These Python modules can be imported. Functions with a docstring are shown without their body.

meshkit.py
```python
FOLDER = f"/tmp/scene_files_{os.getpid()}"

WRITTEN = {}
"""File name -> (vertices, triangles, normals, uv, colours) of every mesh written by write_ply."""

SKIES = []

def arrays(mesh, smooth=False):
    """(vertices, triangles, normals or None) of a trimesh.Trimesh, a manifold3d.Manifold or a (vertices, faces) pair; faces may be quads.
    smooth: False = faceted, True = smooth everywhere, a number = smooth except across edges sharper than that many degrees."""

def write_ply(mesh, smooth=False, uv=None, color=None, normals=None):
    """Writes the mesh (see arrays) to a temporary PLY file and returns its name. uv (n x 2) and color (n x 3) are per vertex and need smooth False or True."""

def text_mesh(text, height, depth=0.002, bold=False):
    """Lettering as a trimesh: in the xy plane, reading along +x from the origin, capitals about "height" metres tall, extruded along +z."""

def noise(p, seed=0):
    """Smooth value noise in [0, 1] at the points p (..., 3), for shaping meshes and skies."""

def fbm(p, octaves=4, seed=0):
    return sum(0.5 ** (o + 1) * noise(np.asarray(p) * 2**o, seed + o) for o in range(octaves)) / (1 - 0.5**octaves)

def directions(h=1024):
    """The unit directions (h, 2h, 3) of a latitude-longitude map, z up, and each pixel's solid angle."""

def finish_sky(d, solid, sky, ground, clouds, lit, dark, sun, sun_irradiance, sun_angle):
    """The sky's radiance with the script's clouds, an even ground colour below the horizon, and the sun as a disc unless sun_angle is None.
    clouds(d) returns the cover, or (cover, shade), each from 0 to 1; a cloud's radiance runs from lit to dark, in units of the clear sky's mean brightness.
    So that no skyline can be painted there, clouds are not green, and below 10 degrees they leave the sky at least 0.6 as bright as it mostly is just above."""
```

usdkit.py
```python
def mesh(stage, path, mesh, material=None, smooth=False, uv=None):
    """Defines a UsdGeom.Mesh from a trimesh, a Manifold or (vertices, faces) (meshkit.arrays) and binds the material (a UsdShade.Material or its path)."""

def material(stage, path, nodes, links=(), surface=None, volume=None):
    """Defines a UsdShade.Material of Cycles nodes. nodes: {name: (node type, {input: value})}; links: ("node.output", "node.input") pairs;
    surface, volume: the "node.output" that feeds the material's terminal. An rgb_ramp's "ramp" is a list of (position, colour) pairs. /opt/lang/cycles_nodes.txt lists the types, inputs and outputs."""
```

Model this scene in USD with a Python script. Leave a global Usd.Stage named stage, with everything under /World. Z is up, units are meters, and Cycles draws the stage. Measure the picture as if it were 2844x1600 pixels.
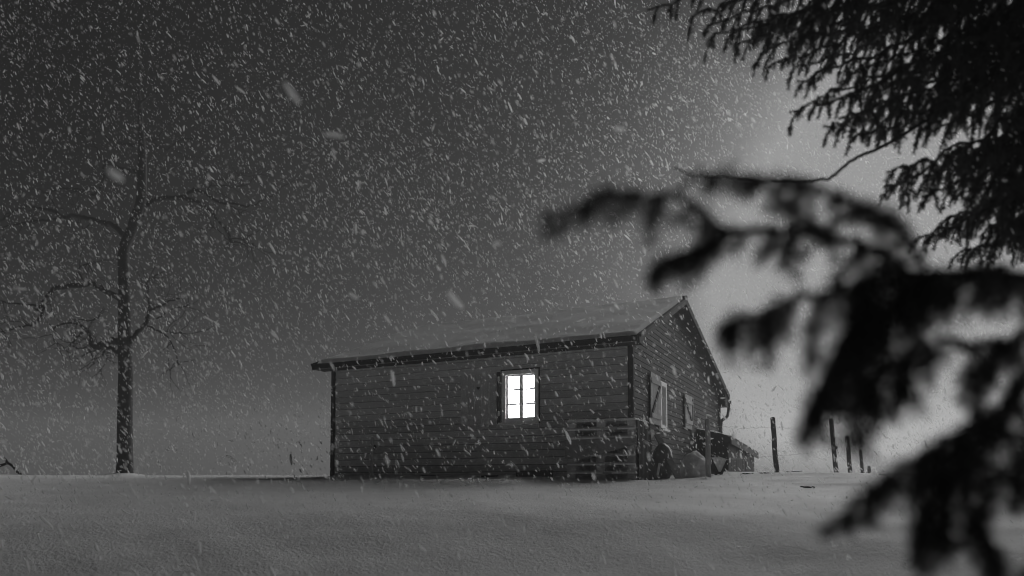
import math, random
import numpy as np
import trimesh
import meshkit, usdkit
from pxr import Usd, UsdGeom, UsdLux, UsdShade, Gf, Sdf, Vt

stage = Usd.Stage.CreateInMemory()
UsdGeom.SetStageUpAxis(stage, 'Z')
UsdGeom.SetStageMetersPerUnit(stage, 1.0)
UsdGeom.Xform.Define(stage, '/World')
UsdGeom.Scope.Define(stage, '/World/Looks')

# ------------------------------------------------------------------ camera
EYE = 1.75                                   # camera height above the snow it stands on
PW, PH = 2844.0, 1600.0                      # the photograph's size, used to read directions off it
FPX, HORIZON, PITCH = 1955.0, 1334.4, math.radians(3.0)
SHIFT = HORIZON - PH / 2 - FPX * math.tan(PITCH)
cam = UsdGeom.Camera.Define(stage, '/World/camera')
cam.AddTranslateOp().Set(Gf.Vec3d(0, 0, EYE))
cam.AddRotateXOp().Set(90 + math.degrees(PITCH))
cam.CreateHorizontalApertureAttr(36.0)
cam.CreateVerticalApertureAttr(36.0 * 9 / 16)
cam.CreateFocalLengthAttr(36.0 * FPX / PW)
cam.CreateVerticalApertureOffsetAttr(36.0 * SHIFT / PW)
cam.CreateFStopAttr(1.1)
cam.CreateFocusDistanceAttr(13.0)
cam.CreateExposureAttr(0.25)

# ------------------------------------------------------------------ light
SUN_AZ, SUN_EL = math.radians(32.0), math.radians(19.0)      # azimuth clockwise from +y: behind the trees on the right
SKY_STRENGTH, SUN_INT, SUN_ANGLE = 0.06, 0.58, 50.0
HAZE_DENSITY, HAZE_G = 0.0022, 0.4

def g(v): return (v, v, v)
def M(name, nodes, links=(), surface=None, volume=None):
    return usdkit.material(stage, '/World/Looks/' + name, nodes, links, surface, volume)

sky_mat = M('night_sky', {                    # the sky's brightness, without colour and with the contrast of a night of low cloud
    'sky': ('sky_texture', {'sky_type': 'single_scattering', 'sun_disc': False, 'sun_elevation': SUN_EL,
                            'sun_rotation': SUN_AZ, 'air_density': 1.0, 'aerosol_density': 4.0}),
    'bw': ('rgb_to_bw', {}),
    'tc': ('texture_coordinate', {}), 'cl': ('noise_texture', {'scale': 2.2, 'detail': 5.0, 'roughness': 0.6}),
    'cr': ('map_range', {'from_min': 0.3, 'from_max': 0.7, 'to_min': 0.75, 'to_max': 1.25}), 'cm': ('math', {'math_type': 'multiply'}),
    'fit': ('math', {'math_type': 'multiply', 'value2': 0.033}),
    'curve': ('rgb_ramp', {'ramp': [(0.0, g(0.0)), (0.058, g(0.0025)), (0.12, g(0.0062)), (0.2, g(0.014)), (0.3, g(0.028)), (0.42, g(0.051)), (0.57, g(0.086)), (0.75, g(0.14)), (1.0, g(0.24))]}),
    'back': ('mix_color', {'blend_type': 'multiply', 'fac': 1.0, 'b': g(1.0 / 0.06), 'use_clamp': False}),
    'bg': ('background_shader', {'strength': SKY_STRENGTH})},
    [('sky.color', 'bw.color'), ('bw.val', 'cm.value1'), ('tc.generated', 'cl.vector'), ('cl.fac', 'cr.value'), ('cr.result', 'cm.value2'), ('cm.value', 'fit.value1'), ('fit.value', 'curve.fac'), ('curve.color', 'back.a'), ('back.result', 'bg.color')], surface='bg.background')
dome = UsdLux.DomeLight.Define(stage, '/World/sky')
dome.CreateIntensityAttr(1.0)
UsdShade.MaterialBindingAPI.Apply(dome.GetPrim()).Bind(sky_mat)
dome.GetPrim().SetCustomDataByKey('kind', 'structure')

sun = UsdLux.DistantLight.Define(stage, '/World/sun')
sun.CreateIntensityAttr(SUN_INT)
sun.CreateAngleAttr(SUN_ANGLE)
sun.CreateNormalizeAttr(True)
sun.CreateColorAttr(Gf.Vec3f(1.0, 1.0, 1.0))
sun.AddRotateZOp().Set(-math.degrees(SUN_AZ))
sun.AddRotateXOp().Set(90 + math.degrees(SUN_EL) + 180)

# ------------------------------------------------------------------ helpers
taken = {}
def numbered(parent, name):
    n = taken.get((parent, name), 0)
    taken[(parent, name)] = n + 1
    return '%s/%s' % (parent, name if n == 0 else '%s_%03d' % (name, n))

class Node:
    def __init__(s, path, prim, loc): s.path, s.prim, s.loc = path, prim, np.asarray(loc, float)

def tag(prim, label=None, cat=None, group=None, kind=None):
    for k, v in (('label', label), ('category', cat), ('group', group), ('kind', kind)):
        if v: prim.SetCustomDataByKey(k, v)

def thing(name, label, cat, loc=(0, 0, 0), group=None):
    p = numbered('/World', name)
    x = UsdGeom.Xform.Define(stage, p)
    x.AddTranslateOp().Set(Gf.Vec3d(*map(float, loc)))
    tag(x.GetPrim(), label, cat, group)
    return Node(p, x.GetPrim(), loc)

def vf(m):
    if isinstance(m, tuple): return np.asarray(m[0], float), np.asarray(m[1], int)
    return np.asarray(m.vertices, float), np.asarray(m.faces, int)

def part(parent, name, m, mat, smooth=False, label=None):
    v, f = vf(m)
    p = numbered(parent.path, name)
    g = usdkit.mesh(stage, p, (v - parent.loc, f), mat, smooth)
    tag(g.GetPrim(), label)
    return Node(p, g.GetPrim(), parent.loc)

def single(name, m, mat, label=None, cat=None, group=None, kind=None, smooth=False):
    p = numbered('/World', name)
    v, f = vf(m)
    g = usdkit.mesh(stage, p, (v, f), mat, smooth)
    tag(g.GetPrim(), label, cat, group, kind)
    return Node(p, g.GetPrim(), (0, 0, 0))

def join(ms):
    vs, fs, n = [], [], 0
    for m in ms:
        v, f = vf(m)
        if f.shape[1] == 4: f = np.vstack([f[:, [0, 1, 2]], f[:, [0, 2, 3]]])
        vs.append(v); fs.append(f + n); n += len(v)
    return np.vstack(vs), np.vstack(fs)

def ray(px, py):
    u, x = -(py - PH / 2 - SHIFT) / FPX, (px - PW / 2) / FPX
    c, s = math.cos(PITCH), math.sin(PITCH)
    return np.array([x, c - u * s, s + u * c])
def at(px, py, d):
    """The point seen in the direction of that pixel of the photograph, d metres away along y."""
    r = ray(px, py)
    return r * (d / r[1]) + [0, 0, EYE]

def crom(pts, per=6):
    p = np.asarray(pts, float)
    if len(p) < 3:
        t = np.linspace(0, 1, per + 1)[:, None]
        return p[0] * (1 - t) + p[-1] * t
    q = np.vstack([2 * p[0] - p[1], p, 2 * p[-1] - p[-2]])
    out = []
    for i in range(1, len(q) - 2):
        for t in np.linspace(0, 1, per, endpoint=False):
            a, b, c, d = q[i - 1:i + 3]
            out.append(0.5 * (2 * b + (c - a) * t + (2 * a - 5 * b + 4 * c - d) * t * t + (3 * b - a - 3 * c + d) * t ** 3))
    out.append(p[-1])
    return np.array(out)

def tube(points, radii, sides=7, rough=0.0, seed=0, cap=True):
    p = np.asarray(points, float)
    r = np.broadcast_to(np.asarray(radii, float), (len(p),))
    t = np.gradient(p, axis=0); t /= np.linalg.norm(t, axis=1, keepdims=True) + 1e-12
    ref = np.array([0, 0, 1.0]) if abs(t[:, 2]).mean() < 0.8 else np.array([0, 1.0, 0])
    a = np.cross(t, ref); a /= np.linalg.norm(a, axis=1, keepdims=True) + 1e-12
    b = np.cross(t, a)
    ang = np.arange(sides) * 2 * np.pi / sides
    v = p[:, None] + r[:, None, None] * (np.cos(ang)[None, :, None] * a[:, None] + np.sin(ang)[None, :, None] * b[:, None])
    if rough:
        k = meshkit.fbm(v * (1.2 / max(r.max(), 1e-3)) * [1, 1, 0.5], 3, seed) - 0.5
        v = p[:, None] + (v - p[:, None]) * (1 + rough * 2 * k[..., None])
    i, j = np.meshgrid(np.arange(len(p) - 1), np.arange(sides), indexing='ij')
    q = np.stack([i * sides + j, i * sides + (j + 1) % sides, (i + 1) * sides + (j + 1) % sides, (i + 1) * sides + j], -1).reshape(-1, 4)
    f = np.vstack([q[:, [0, 2, 1]], q[:, [0, 3, 2]]])
    v = v.reshape(-1, 3)
    if cap:
        n = len(v)
        v = np.vstack([v, p[0], p[-1]])
        k = np.arange(sides); e = (len(p) - 1) * sides
        f = np.vstack([f, np.stack([np.full(sides, n), k, (k + 1) % sides], 1), np.stack([np.full(sides, n + 1), e + (k + 1) % sides, e + k], 1)])
    return v, f

def hexa(c):
    """A box from its 8 corners: bottom ring then top ring."""
    f = [(0, 3, 2, 1), (4, 5, 6, 7), (0, 1, 5, 4), (1, 2, 6, 5), (2, 3, 7, 6), (3, 0, 4, 7)]
    f = np.array(f)
    v = np.asarray(c, float)
    q = np.vstack([f[:, [0, 1, 2]], f[:, [0, 2, 3]]])
    m = trimesh.Trimesh(v, q, process=False)
    if m.volume < 0: q = q[:, ::-1]
    return v, q

def beam(p0, p1, w, h, up=(0, 0, 1), jitter=0.0, rng=None):
    """A bar of rectangular section from p0 to p1: w across, h along up; its edges chamfered."""
    p0, p1 = np.asarray(p0, float), np.asarray(p1, float)
    d = (p1 - p0) / np.linalg.norm(p1 - p0)
    s = np.cross(d, up); s /= np.linalg.norm(s)
    u = np.cross(s, d)
    c = min(w, h) * 0.14
    prof = [(-w / 2 + c, -h / 2), (w / 2 - c, -h / 2), (w / 2, -h / 2 + c), (w / 2, h / 2 - c), (w / 2 - c, h / 2), (-w / 2 + c, h / 2), (-w / 2, h / 2 - c), (-w / 2, -h / 2 + c)]
    v = np.array([e + s * x + u * y for e in (p0, p1) for x, y in prof])
    if jitter and rng is not None: v = v + rng.normal(0, jitter, v.shape)
    f = []
    for i in range(8):
        j = (i + 1) % 8
        f += [(i, j, 8 + j), (i, 8 + j, 8 + i)]
    for i in range(1, 7): f += [(0, i + 1, i), (8, 8 + i, 8 + i + 1)]
    f = np.array(f)
    m = trimesh.Trimesh(v, f, process=False)
    return v, (f if m.volume > 0 else f[:, ::-1])

# ------------------------------------------------------------------ materials (the photograph is black and white)

def wood(name, dark, light, scale=9.0, stretch=(1, 1, 9), rough=0.8, bumpd=0.004, vary=0.3):
    return M(name, {
        'geo': ('geometry', {}), 'info': ('object_info', {}),
        'map': ('mapping', {'scale': stretch}),
        'n': ('noise_texture', {'scale': scale, 'detail': 6.0, 'roughness': 0.62}),
        'n2': ('noise_texture', {'scale': 1.3, 'detail': 3.0}),
        'mx': ('mix_float', {'fac': 0.4}),
        'ramp': ('rgb_ramp', {'ramp': [(0.3, g(dark)), (0.7, g(light))]}),
        'vary': ('map_range', {'from_min': 0.0, 'from_max': 1.0, 'to_min': 1 - vary, 'to_max': 1 + vary}),
        'mul': ('mix_color', {'blend_type': 'multiply', 'fac': 1.0}),
        'bump': ('bump', {'strength': 0.6, 'distance': bumpd}),
        'p': ('principled_bsdf', {'roughness': rough, 'specular_ior_level': 0.04})},
        [('geo.position', 'map.vector'), ('map.vector', 'n.vector'), ('geo.position', 'n2.vector'), ('n.fac', 'mx.a'), ('n2.fac', 'mx.b'), ('mx.result', 'ramp.fac'),
         ('info.random', 'vary.value'), ('ramp.color', 'mul.a'), ('vary.result', 'mul.b'), ('mul.result', 'p.base_color'),
         ('n.fac', 'bump.height'), ('bump.normal', 'p.normal')], surface='p.BSDF')

def snow_mat(name, col, s1=2.0, s2=60.0, d=0.01):
    return M(name, {
        'geo': ('geometry', {}),
        'n': ('noise_texture', {'scale': s1, 'detail': 8.0, 'roughness': 0.65}),
        'n2': ('noise_texture', {'scale': s2, 'detail': 4.0, 'roughness': 0.7}),
        'ramp': ('rgb_ramp', {'ramp': [(0.3, g(col * 0.88)), (0.7, g(col))]}),
        'add': ('math', {'math_type': 'add'}),
        'bump': ('bump', {'strength': 0.9, 'distance': d}),
        'p': ('principled_bsdf', {'roughness': 0.75, 'specular_ior_level': 0.15})},
        [('geo.position', 'n.vector'), ('geo.position', 'n2.vector'), ('n.fac', 'ramp.fac'), ('ramp.color', 'p.base_color'),
         ('n.fac', 'add.value1'), ('n2.fac', 'add.value2'), ('add.value', 'bump.height'), ('bump.normal', 'p.normal')], surface='p.BSDF')

SNOW = snow_mat('snow', 0.84, 3.0, 30.0, 0.05)
ROOF_SNOW = snow_mat('snow_on_roof', 0.9, 5.0, 90.0, 0.006)
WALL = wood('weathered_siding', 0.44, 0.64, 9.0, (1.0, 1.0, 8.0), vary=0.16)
SHADED_WALL = wood('shaded_siding', 0.065, 0.125, 9.0, (1.0, 1.0, 8.0), vary=0.16)  # darker copy of the siding: the gable shade is put into its colour
TRIM = wood('dark_trim', 0.045, 0.09, 12.0, (1, 1, 1))
PALE = wood('pale_window_wood', 0.74, 0.84, 20.0, (1, 1, 1), rough=0.6, vary=0.06)
SHUTTER = wood('shutter_wood', 0.44, 0.62, 10.0, (6, 6, 1), vary=0.1)
PALE_SHUTTER = wood('pale_shutter_wood', 0.3, 0.46, 10.0, (6, 6, 1), vary=0.1)
GREY = wood('grey_raw_wood', 0.2, 0.36, 14.0, (3, 3, 1), vary=0.25)
POST = wood('post_wood', 0.07, 0.16, 14.0, (5, 5, 1), vary=0.15, bumpd=0.01)
GREY_POST = wood('grey_post_wood', 0.3, 0.6, 14.0, (5, 5, 1), vary=0.1, bumpd=0.01)
SHADE_SHEET = wood('shade_sheet', 0.025, 0.045, 4.0, (1, 1, 1), rough=0.9)  # near-black tone that paints shade onto the side of the pallet stack
SHEET = wood('pale_cover_sheet', 0.3, 0.42, 4.0, (1, 1, 1), rough=0.6)
PALLET = wood('pallet_wood', 0.42, 0.62, 14.0, (2, 2, 4), vary=0.25)
BARK = wood('bark', 0.02, 0.07, 9.0, (1, 1, 0.45), bumpd=0.03, vary=0.05)
TWIG = wood('twig_bark', 0.02, 0.05, 9.0, (1, 1, 1), vary=0.05)
METAL = M('galvanised_metal', {'n': ('noise_texture', {'scale': 14.0}), 'r': ('rgb_ramp', {'ramp': [(0.3, g(0.10)), (0.7, g(0.2))]}),
    'p': ('principled_bsdf', {'metallic': 0.7, 'roughness': 0.5})}, [('n.fac', 'r.fac'), ('r.color', 'p.base_color')], surface='p.BSDF')
BRIGHT_METAL = M('bright_metal', {'p': ('principled_bsdf', {'base_color': g(0.75), 'metallic': 0.3, 'roughness': 0.35})}, surface='p.BSDF')
SHED_BOARDS = wood('dark_shed_boards', 0.02, 0.045, 12.0, (1, 1, 1))  # near-black even tone of the shed wall boards
TARP = M('dark_tarpaulin', {'n': ('noise_texture', {'scale': 5.0, 'detail': 5.0}), 'r': ('rgb_ramp', {'ramp': [(0.3, g(0.09)), (0.7, g(0.15))]}),
    'b': ('bump', {'strength': 0.5, 'distance': 0.02}), 'p': ('principled_bsdf', {'roughness': 0.55})},
    [('n.fac', 'r.fac'), ('r.color', 'p.base_color'), ('n.fac', 'b.height'), ('b.normal', 'p.normal')], surface='p.BSDF')
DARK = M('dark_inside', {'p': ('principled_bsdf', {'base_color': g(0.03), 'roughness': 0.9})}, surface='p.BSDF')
LIT = M('lit_curtain', {'geo': ('geometry', {}), 'map': ('mapping', {'scale': (5, 5, 1.2)}), 'n': ('noise_texture', {'scale': 1.6, 'detail': 3.0}),
    'r': ('map_range', {'from_min': 0.3, 'from_max': 0.7, 'to_min': 0.55, 'to_max': 1.5}),
    'm': ('math', {'math_type': 'multiply', 'value2': 16.0}), 'e': ('emission', {'color': g(1.0)})},
    [('geo.position', 'map.vector'), ('map.vector', 'n.vector'), ('n.fac', 'r.value'), ('r.result', 'm.value1'), ('m.value', 'e.strength')], surface='e.emission')
GLASS = M('window_glass', {'t': ('transparent_bsdf', {'color': g(0.95)}), 'gl': ('glossy_bsdf', {'color': g(0.9), 'roughness': 0.03}), 'fr': ('fresnel', {'IOR': 1.5}), 'mx': ('mix_closure', {})},
    [('fr.fac', 'mx.fac'), ('t.BSDF', 'mx.closure1'), ('gl.BSDF', 'mx.closure2')], surface='mx.closure')
NEEDLE = M('spruce_needles', {'geo': ('geometry', {}), 'r': ('map_range', {'to_min': 0.6, 'to_max': 1.4}),
    'm': ('mix_color', {'blend_type': 'multiply', 'fac': 1.0, 'a': g(0.12)}),
    'd': ('diffuse_bsdf', {}), 't': ('translucent_bsdf', {}), 'mx': ('mix_closure', {'fac': 0.5})},
    [('geo.random_per_island', 'r.value'), ('r.result', 'm.b'), ('m.result', 'd.color'), ('m.result', 't.color'), ('d.BSDF', 'mx.closure1'), ('t.BSDF', 'mx.closure2')], surface='mx.closure')
FLAKE = M('snowflake', {'d': ('diffuse_bsdf', {'color': g(0.74)}), 't': ('translucent_bsdf', {'color': g(0.78)}), 'mx': ('mix_closure', {'fac': 0.5}),
    'ice': ('refraction_bsdf', {'color': g(0.95), 'roughness': 1.0, 'IOR': 1.15}), 'my': ('mix_closure', {'fac': 0.3})},
    [('d.BSDF', 'mx.closure1'), ('t.BSDF', 'mx.closure2'), ('mx.closure', 'my.closure1'), ('ice.BSDF', 'my.closure2')], surface='my.closure')
HAZE = M('snow_haze', {'v': ('principled_volume', {'color': g(0.95), 'density': HAZE_DENSITY, 'anisotropy': HAZE_G})}, volume='v.volume')

# ------------------------------------------------------------------ snowfield
GY = np.array([-160, -40, -10, 0, 3, 5, 5.5, 6.2, 6.8, 7.4, 8.5, 9.5, 11.5, 12.5, 15.4, 18, 22, 28, 40, 80, 160.0])
GZ = np.array([-1.7, -1.7, -1.75, -1.75, -1.42, -0.90, -0.75, -0.54, -0.38, -0.285, -0.19, -0.125, 0.0, 0.03, 0.072, 0.11, 0.13, -0.15, -1.2, -5.5, -14.0])
from scipy.interpolate import PchipInterpolator
gprof = PchipInterpolator(GY, GZ)
def ground(x, y, detail=True):
    x, y = np.asarray(x, float), np.asarray(y, float)
    z = gprof(np.clip(y, -160, 160))
    z = z + 0.11 * np.clip((x - 2.6) / 2.5, 0, 1) * np.clip((y - 9) / 3, 0, 1) * np.clip((30 - y) / 8, 0, 1)
    z = z - 0.03 * np.clip(x - 5.6, 0, 12) ** 1.2 * np.clip((y - 8) / 6, 0, 1) * np.clip((60 - y) / 30, 0, 1)
    if detail:
        P = np.stack([x, y, np.zeros_like(x)], -1)
        near = np.clip((y - 3) / 3, 0, 1)
        z = z + (meshkit.fbm(P * [0.35, 0.5, 1], 3, 5) - 0.5) * 0.12 * near * np.clip(1.2 - np.abs(y - 7.5) / 5, 0.15, 1)
        z = z + (meshkit.fbm(P * [1.6, 2.6, 1], 4, 9) - 0.5) * 0.04
        w = meshkit.fbm(P * [0.5, 0.5, 1], 2, 31)
        z = z + 0.012 * np.sin(P[..., 1] * 9 + P[..., 0] * 2.5 + 9 * w) * np.clip(w * 2 - 0.7, 0, 1)           # wind ripples
        z = z + (meshkit.fbm(P * [0.22, 0.4, 1], 2, 51) - 0.5) * 0.10 * np.clip((y - 15) / 4, 0, 1)
        s_ = (x - 2.114) * -math.cos(0.45) + (y - 12.461) * math.sin(0.45); t_ = (x - 2.114) * math.sin(0.45) + (y - 12.461) * math.cos(0.45)
        z = z + 0.10 * meshkit.fbm(P * [2.2, 2.2, 1], 3, 77) * np.exp(-((t_ + 0.05) / 0.28) ** 2) * np.clip(s_ / 0.5, 0, 1) * np.clip((6.9 - s_) / 0.4, 0, 1)
        z = z + 0.12 * np.exp(-((x + 12.1) ** 2 + (y - 22) ** 2) / 0.45)
    return z + EYE
def axis(lo, hi, fine, outer):
    a = list(np.arange(lo, hi + 1e-6, fine)); s = fine
    x = hi
    while x < outer: s *= 1.25; x += s; a.append(min(x, outer))
    s, x = fine, lo
    while x > -outer: s *= 1.25; x -= s; a.insert(0, max(x, -outer))
    return np.unique(np.array(a))
gx, gy = axis(-16, 14, 0.13, 160), axis(3, 24, 0.1, 160)
X, Y = np.meshgrid(gx, gy, indexing='xy')
V = np.stack([X, Y, ground(X, Y)], -1).reshape(-1, 3)
nx = len(gx)
i, j = np.meshgrid(np.arange(len(gy) - 1), np.arange(nx - 1), indexing='ij')
q = np.stack([i * nx + j, i * nx + j + 1, (i + 1) * nx + j + 1, (i + 1) * nx + j], -1).reshape(-1, 4)
single('snowfield', (V, np.vstack([q[:, [0, 1, 2]], q[:, [0, 2, 3]]])), SNOW, 'open snow covered meadow rising gently towards the hut', kind='structure', smooth=True)

# ------------------------------------------------------------------ the hut
YAW, L, W = 0.45, 6.67, 9.1
ZB, ZE, ZR, HR, RB = 0.05, 2.5, 2.54, 4.05, 3.55
OE, OL, OR, OE2 = 0.36, 0.30, 0.23, 0.51
HC = np.array([2.114, 12.461, EYE])
A = np.array([-math.cos(YAW), math.sin(YAW), 0]); B = np.array([math.sin(YAW), math.cos(YAW), 0]); UP = np.array([0, 0, 1.0])
def hp(s, t, z): return HC + A * s + B * t + UP * z      # s along the window wall to the left, t along the gable into the distance, z above the eye
SL1, SL2 = (HR - ZE) / (RB + OE), (HR - ZR) / (W + OE2 - RB)
def roof_z(t): return np.where(t < RB, ZE + SL1 * (t + OE), HR - SL2 * (t - RB))

hut = thing('wooden_hut', 'dark wooden hut with lit window and snowy pitched roof', 'hut', hp(0, 0, ZB))

def clip(poly, fn):
    out = []
    for k in range(len(poly)):
        p, q_ = poly[k], poly[(k + 1) % len(poly)]
        a, b = fn(p), fn(q_)
        if a >= 0: out.append(p)
        if a * b < 0: out.append(tuple(np.array(p) + (np.array(q_) - np.array(p)) * (a / (a - b))))
    return out

def board(poly, place, z0, z1, lo=0.026, hi=0.007):
    """One lapped siding board: its outline in (u, z) and thicker towards its lower edge; place(u, z, out)."""
    n = len(poly)
    if n < 3: return None
    th = [lo + (hi - lo) * (z - z0) / (z1 - z0) for u, z in poly]
    v = np.array([place(u, z, o) for (u, z), o in zip(poly, th)] + [place(u, z, -0.02) for u, z in poly])
    f = [(0, k, k + 1) for k in range(1, n - 1)] + [(n, n + k + 1, n + k) for k in range(1, n - 1)]
    for k in range(n):
        m = (k + 1) % n
        f += [(k, n + k, n + m), (k, n + m, m)]
    f = np.array(f)
    m = trimesh.Trimesh(v, f, process=False)
    return v, (f if m.volume > 0 else f[:, ::-1])

rb = random.Random(4)
front = lambda u, z, o: hp(u, -o, z)
gable = lambda u, z, o: hp(-o, u, z)
PITCH_B = 0.14
def sided(place, u0, u1, ztop, openings, lines, mat=WALL, PITCH_B=0.137, lap=0.024):
    z = -0.25
    while z < ztop:
        z1 = z + PITCH_B
        cuts = sorted({u0, u1} | {x for o in openings if o[2] < z1 and o[3] > z for x in o[:2]})
        for k in range(len(cuts) - 1):
            a, b = cuts[k], cuts[k + 1]
            holes = [o for o in openings if o[0] < (a + b) / 2 < o[1] and o[2] < z1 and o[3] > z]
            bands = [(z, z1)]
            for o in holes:
                bands = [x for lo, hi in bands for x in ((lo, min(hi, o[2])), (max(lo, o[3]), hi)) if x[1] - x[0] > 0.004]
            for lo, hi in bands:
                dz = rb.uniform(-0.003, 0.003)
                poly = [(a + 0.002, lo + 0.008), (b - 0.002, lo + 0.008), (b - 0.002, hi), (a + 0.002, hi)]
                for fn in lines: poly = clip(poly, fn)
                m = board(poly, place, z, z1, lap + dz * lap / 0.024, 0.006)
                if m: part(hut, 'siding_board', m, mat)
        z = z1
WIN = (1.78, 2.55, 1.10, 2.11)                 # lit window on the long wall: s0, s1, z0, z1
GWIN = (1.99, 2.52, 1.05, 2.03)
GWIN2 = (5.08, 5.34, 1.10, 2.03)
SOFF = ZE - 0.10
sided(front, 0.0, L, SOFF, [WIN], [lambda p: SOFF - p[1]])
sided(gable, 0.0, W, HR, [GWIN, GWIN2], [lambda p: (ZE + SL1 * (p[0] + OE) - 0.10) - p[1], lambda p: (HR - SL2 * (p[0] - RB) - 0.10) - p[1]], SHADED_WALL, 0.103, 0.014)
# the walls behind the siding: a closed shell, 12 cm inside
def slab(pts, n, th):
    pts = np.asarray(pts, float); k = len(pts)
    v = np.vstack([pts, pts + np.asarray(n) * th])
    f = [(0, i_, i_ + 1) for i_ in range(1, k - 1)] + [(k, k + i_ + 1, k + i_) for i_ in range(1, k - 1)]
    for i_ in range(k):
        m_ = (i_ + 1) % k
        f += [(i_, k + i_, k + m_), (i_, k + m_, m_)]
    f = np.array(f)
    m = trimesh.Trimesh(v, f, process=False)
    return v, (f if m.volume > 0 else f[:, ::-1])
def wall_shell(place, u0, u1, z0, zt, o):
    """Four slabs round one opening."""
    r = [(u0, o[0], z0, zt), (o[1], u1, z0, zt), (o[0], o[1], z0, o[2]), (o[0], o[1], o[3], zt)]
    return join([slab([place(a, c, -0.024), place(b, c, -0.024), place(b, d, -0.024), place(a, d, -0.024)], place(0, 0, -1) - place(0, 0, 0), 0.1) for a, b, c, d in r])
part(hut, 'inner_wall', wall_shell(front, 0.13, L - 0.13, -0.3, SOFF, WIN), DARK)
gp = [(0.13, -0.3), (W - 0.13, -0.3), (W - 0.13, float(roof_z(W)) - 0.14), (RB, HR - 0.16), (0.13, float(roof_z(0.0)) - 0.14)]
part(hut, 'inner_wall', slab([hp(0.26, t, z) for t, z in gp], A, 0.05), DARK)
part(hut, 'inner_wall', slab([hp(L - 0.02, t, z) for t, z in gp], -A, 0.05), DARK)
part(hut, 'inner_wall', slab([hp(0.1, W - 0.02, -0.3), hp(L - 0.1, W - 0.02, -0.3), hp(L - 0.1, W - 0.02, 2.1), hp(0.1, W - 0.02, 2.1)], -B, 0.05), DARK)
# corner boards
part(hut, 'corner_board', beam(hp(-0.016, -0.018, -0.25), hp(-0.016, -0.018, SOFF), 0.10, 0.10, up=B), TRIM)
part(hut, 'corner_board', beam(hp(L + 0.01, -0.018, -0.25), hp(L + 0.01, -0.018, SOFF), 0.09, 0.09, up=B), TRIM)
part(hut, 'corner_board', beam(hp(-0.016, W + 0.01, -0.25), hp(-0.016, W + 0.01, 2.16), 0.10, 0.10, up=B), TRIM)
# roof: two planes of boards, fascia, verge boards, boxed eaves
def roof_quad(t0, t1, s0, s1, lift, th, name, mat):
    z0, z1 = (ZE + SL1 * (t0 + OE), ZE + SL1 * (t1 + OE)) if t1 <= RB + 1e-6 else (HR - SL2 * (t0 - RB), HR - SL2 * (t1 - RB))
    return slab([hp(s0, t0, z0 + lift), hp(s1, t0, z0 + lift), hp(s1, t1, z1 + lift), hp(s0, t1, z1 + lift)], -UP, th)
roof = part(hut, 'roof', join([roof_quad(-OE, RB, -OR, L + OL, 0, 0.05, '', None), roof_quad(RB, W + OE2, -OR, L + OL, 0, 0.05, '', None)]), TRIM)
for s_ in (-OR - 0.018, L + OL + 0.018):
    part(roof, 'verge_board', beam(hp(s_, -OE, ZE - 0.045), hp(s_, RB - 0.006, HR - 0.045), 0.034, 0.15), TRIM)
    part(roof, 'verge_board', beam(hp(s_, RB + 0.006, HR - 0.045), hp(s_, W + OE2, ZR - 0.045), 0.034, 0.15), TRIM)
    part(roof, 'verge_batten', beam(hp(s_ + (-0.03 if s_ < 0 else 0.03), -OE, ZE - 0.0), hp(s_ + (-0.03 if s_ < 0 else 0.03), RB - 0.006, HR), 0.025, 0.05), TRIM)
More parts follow.
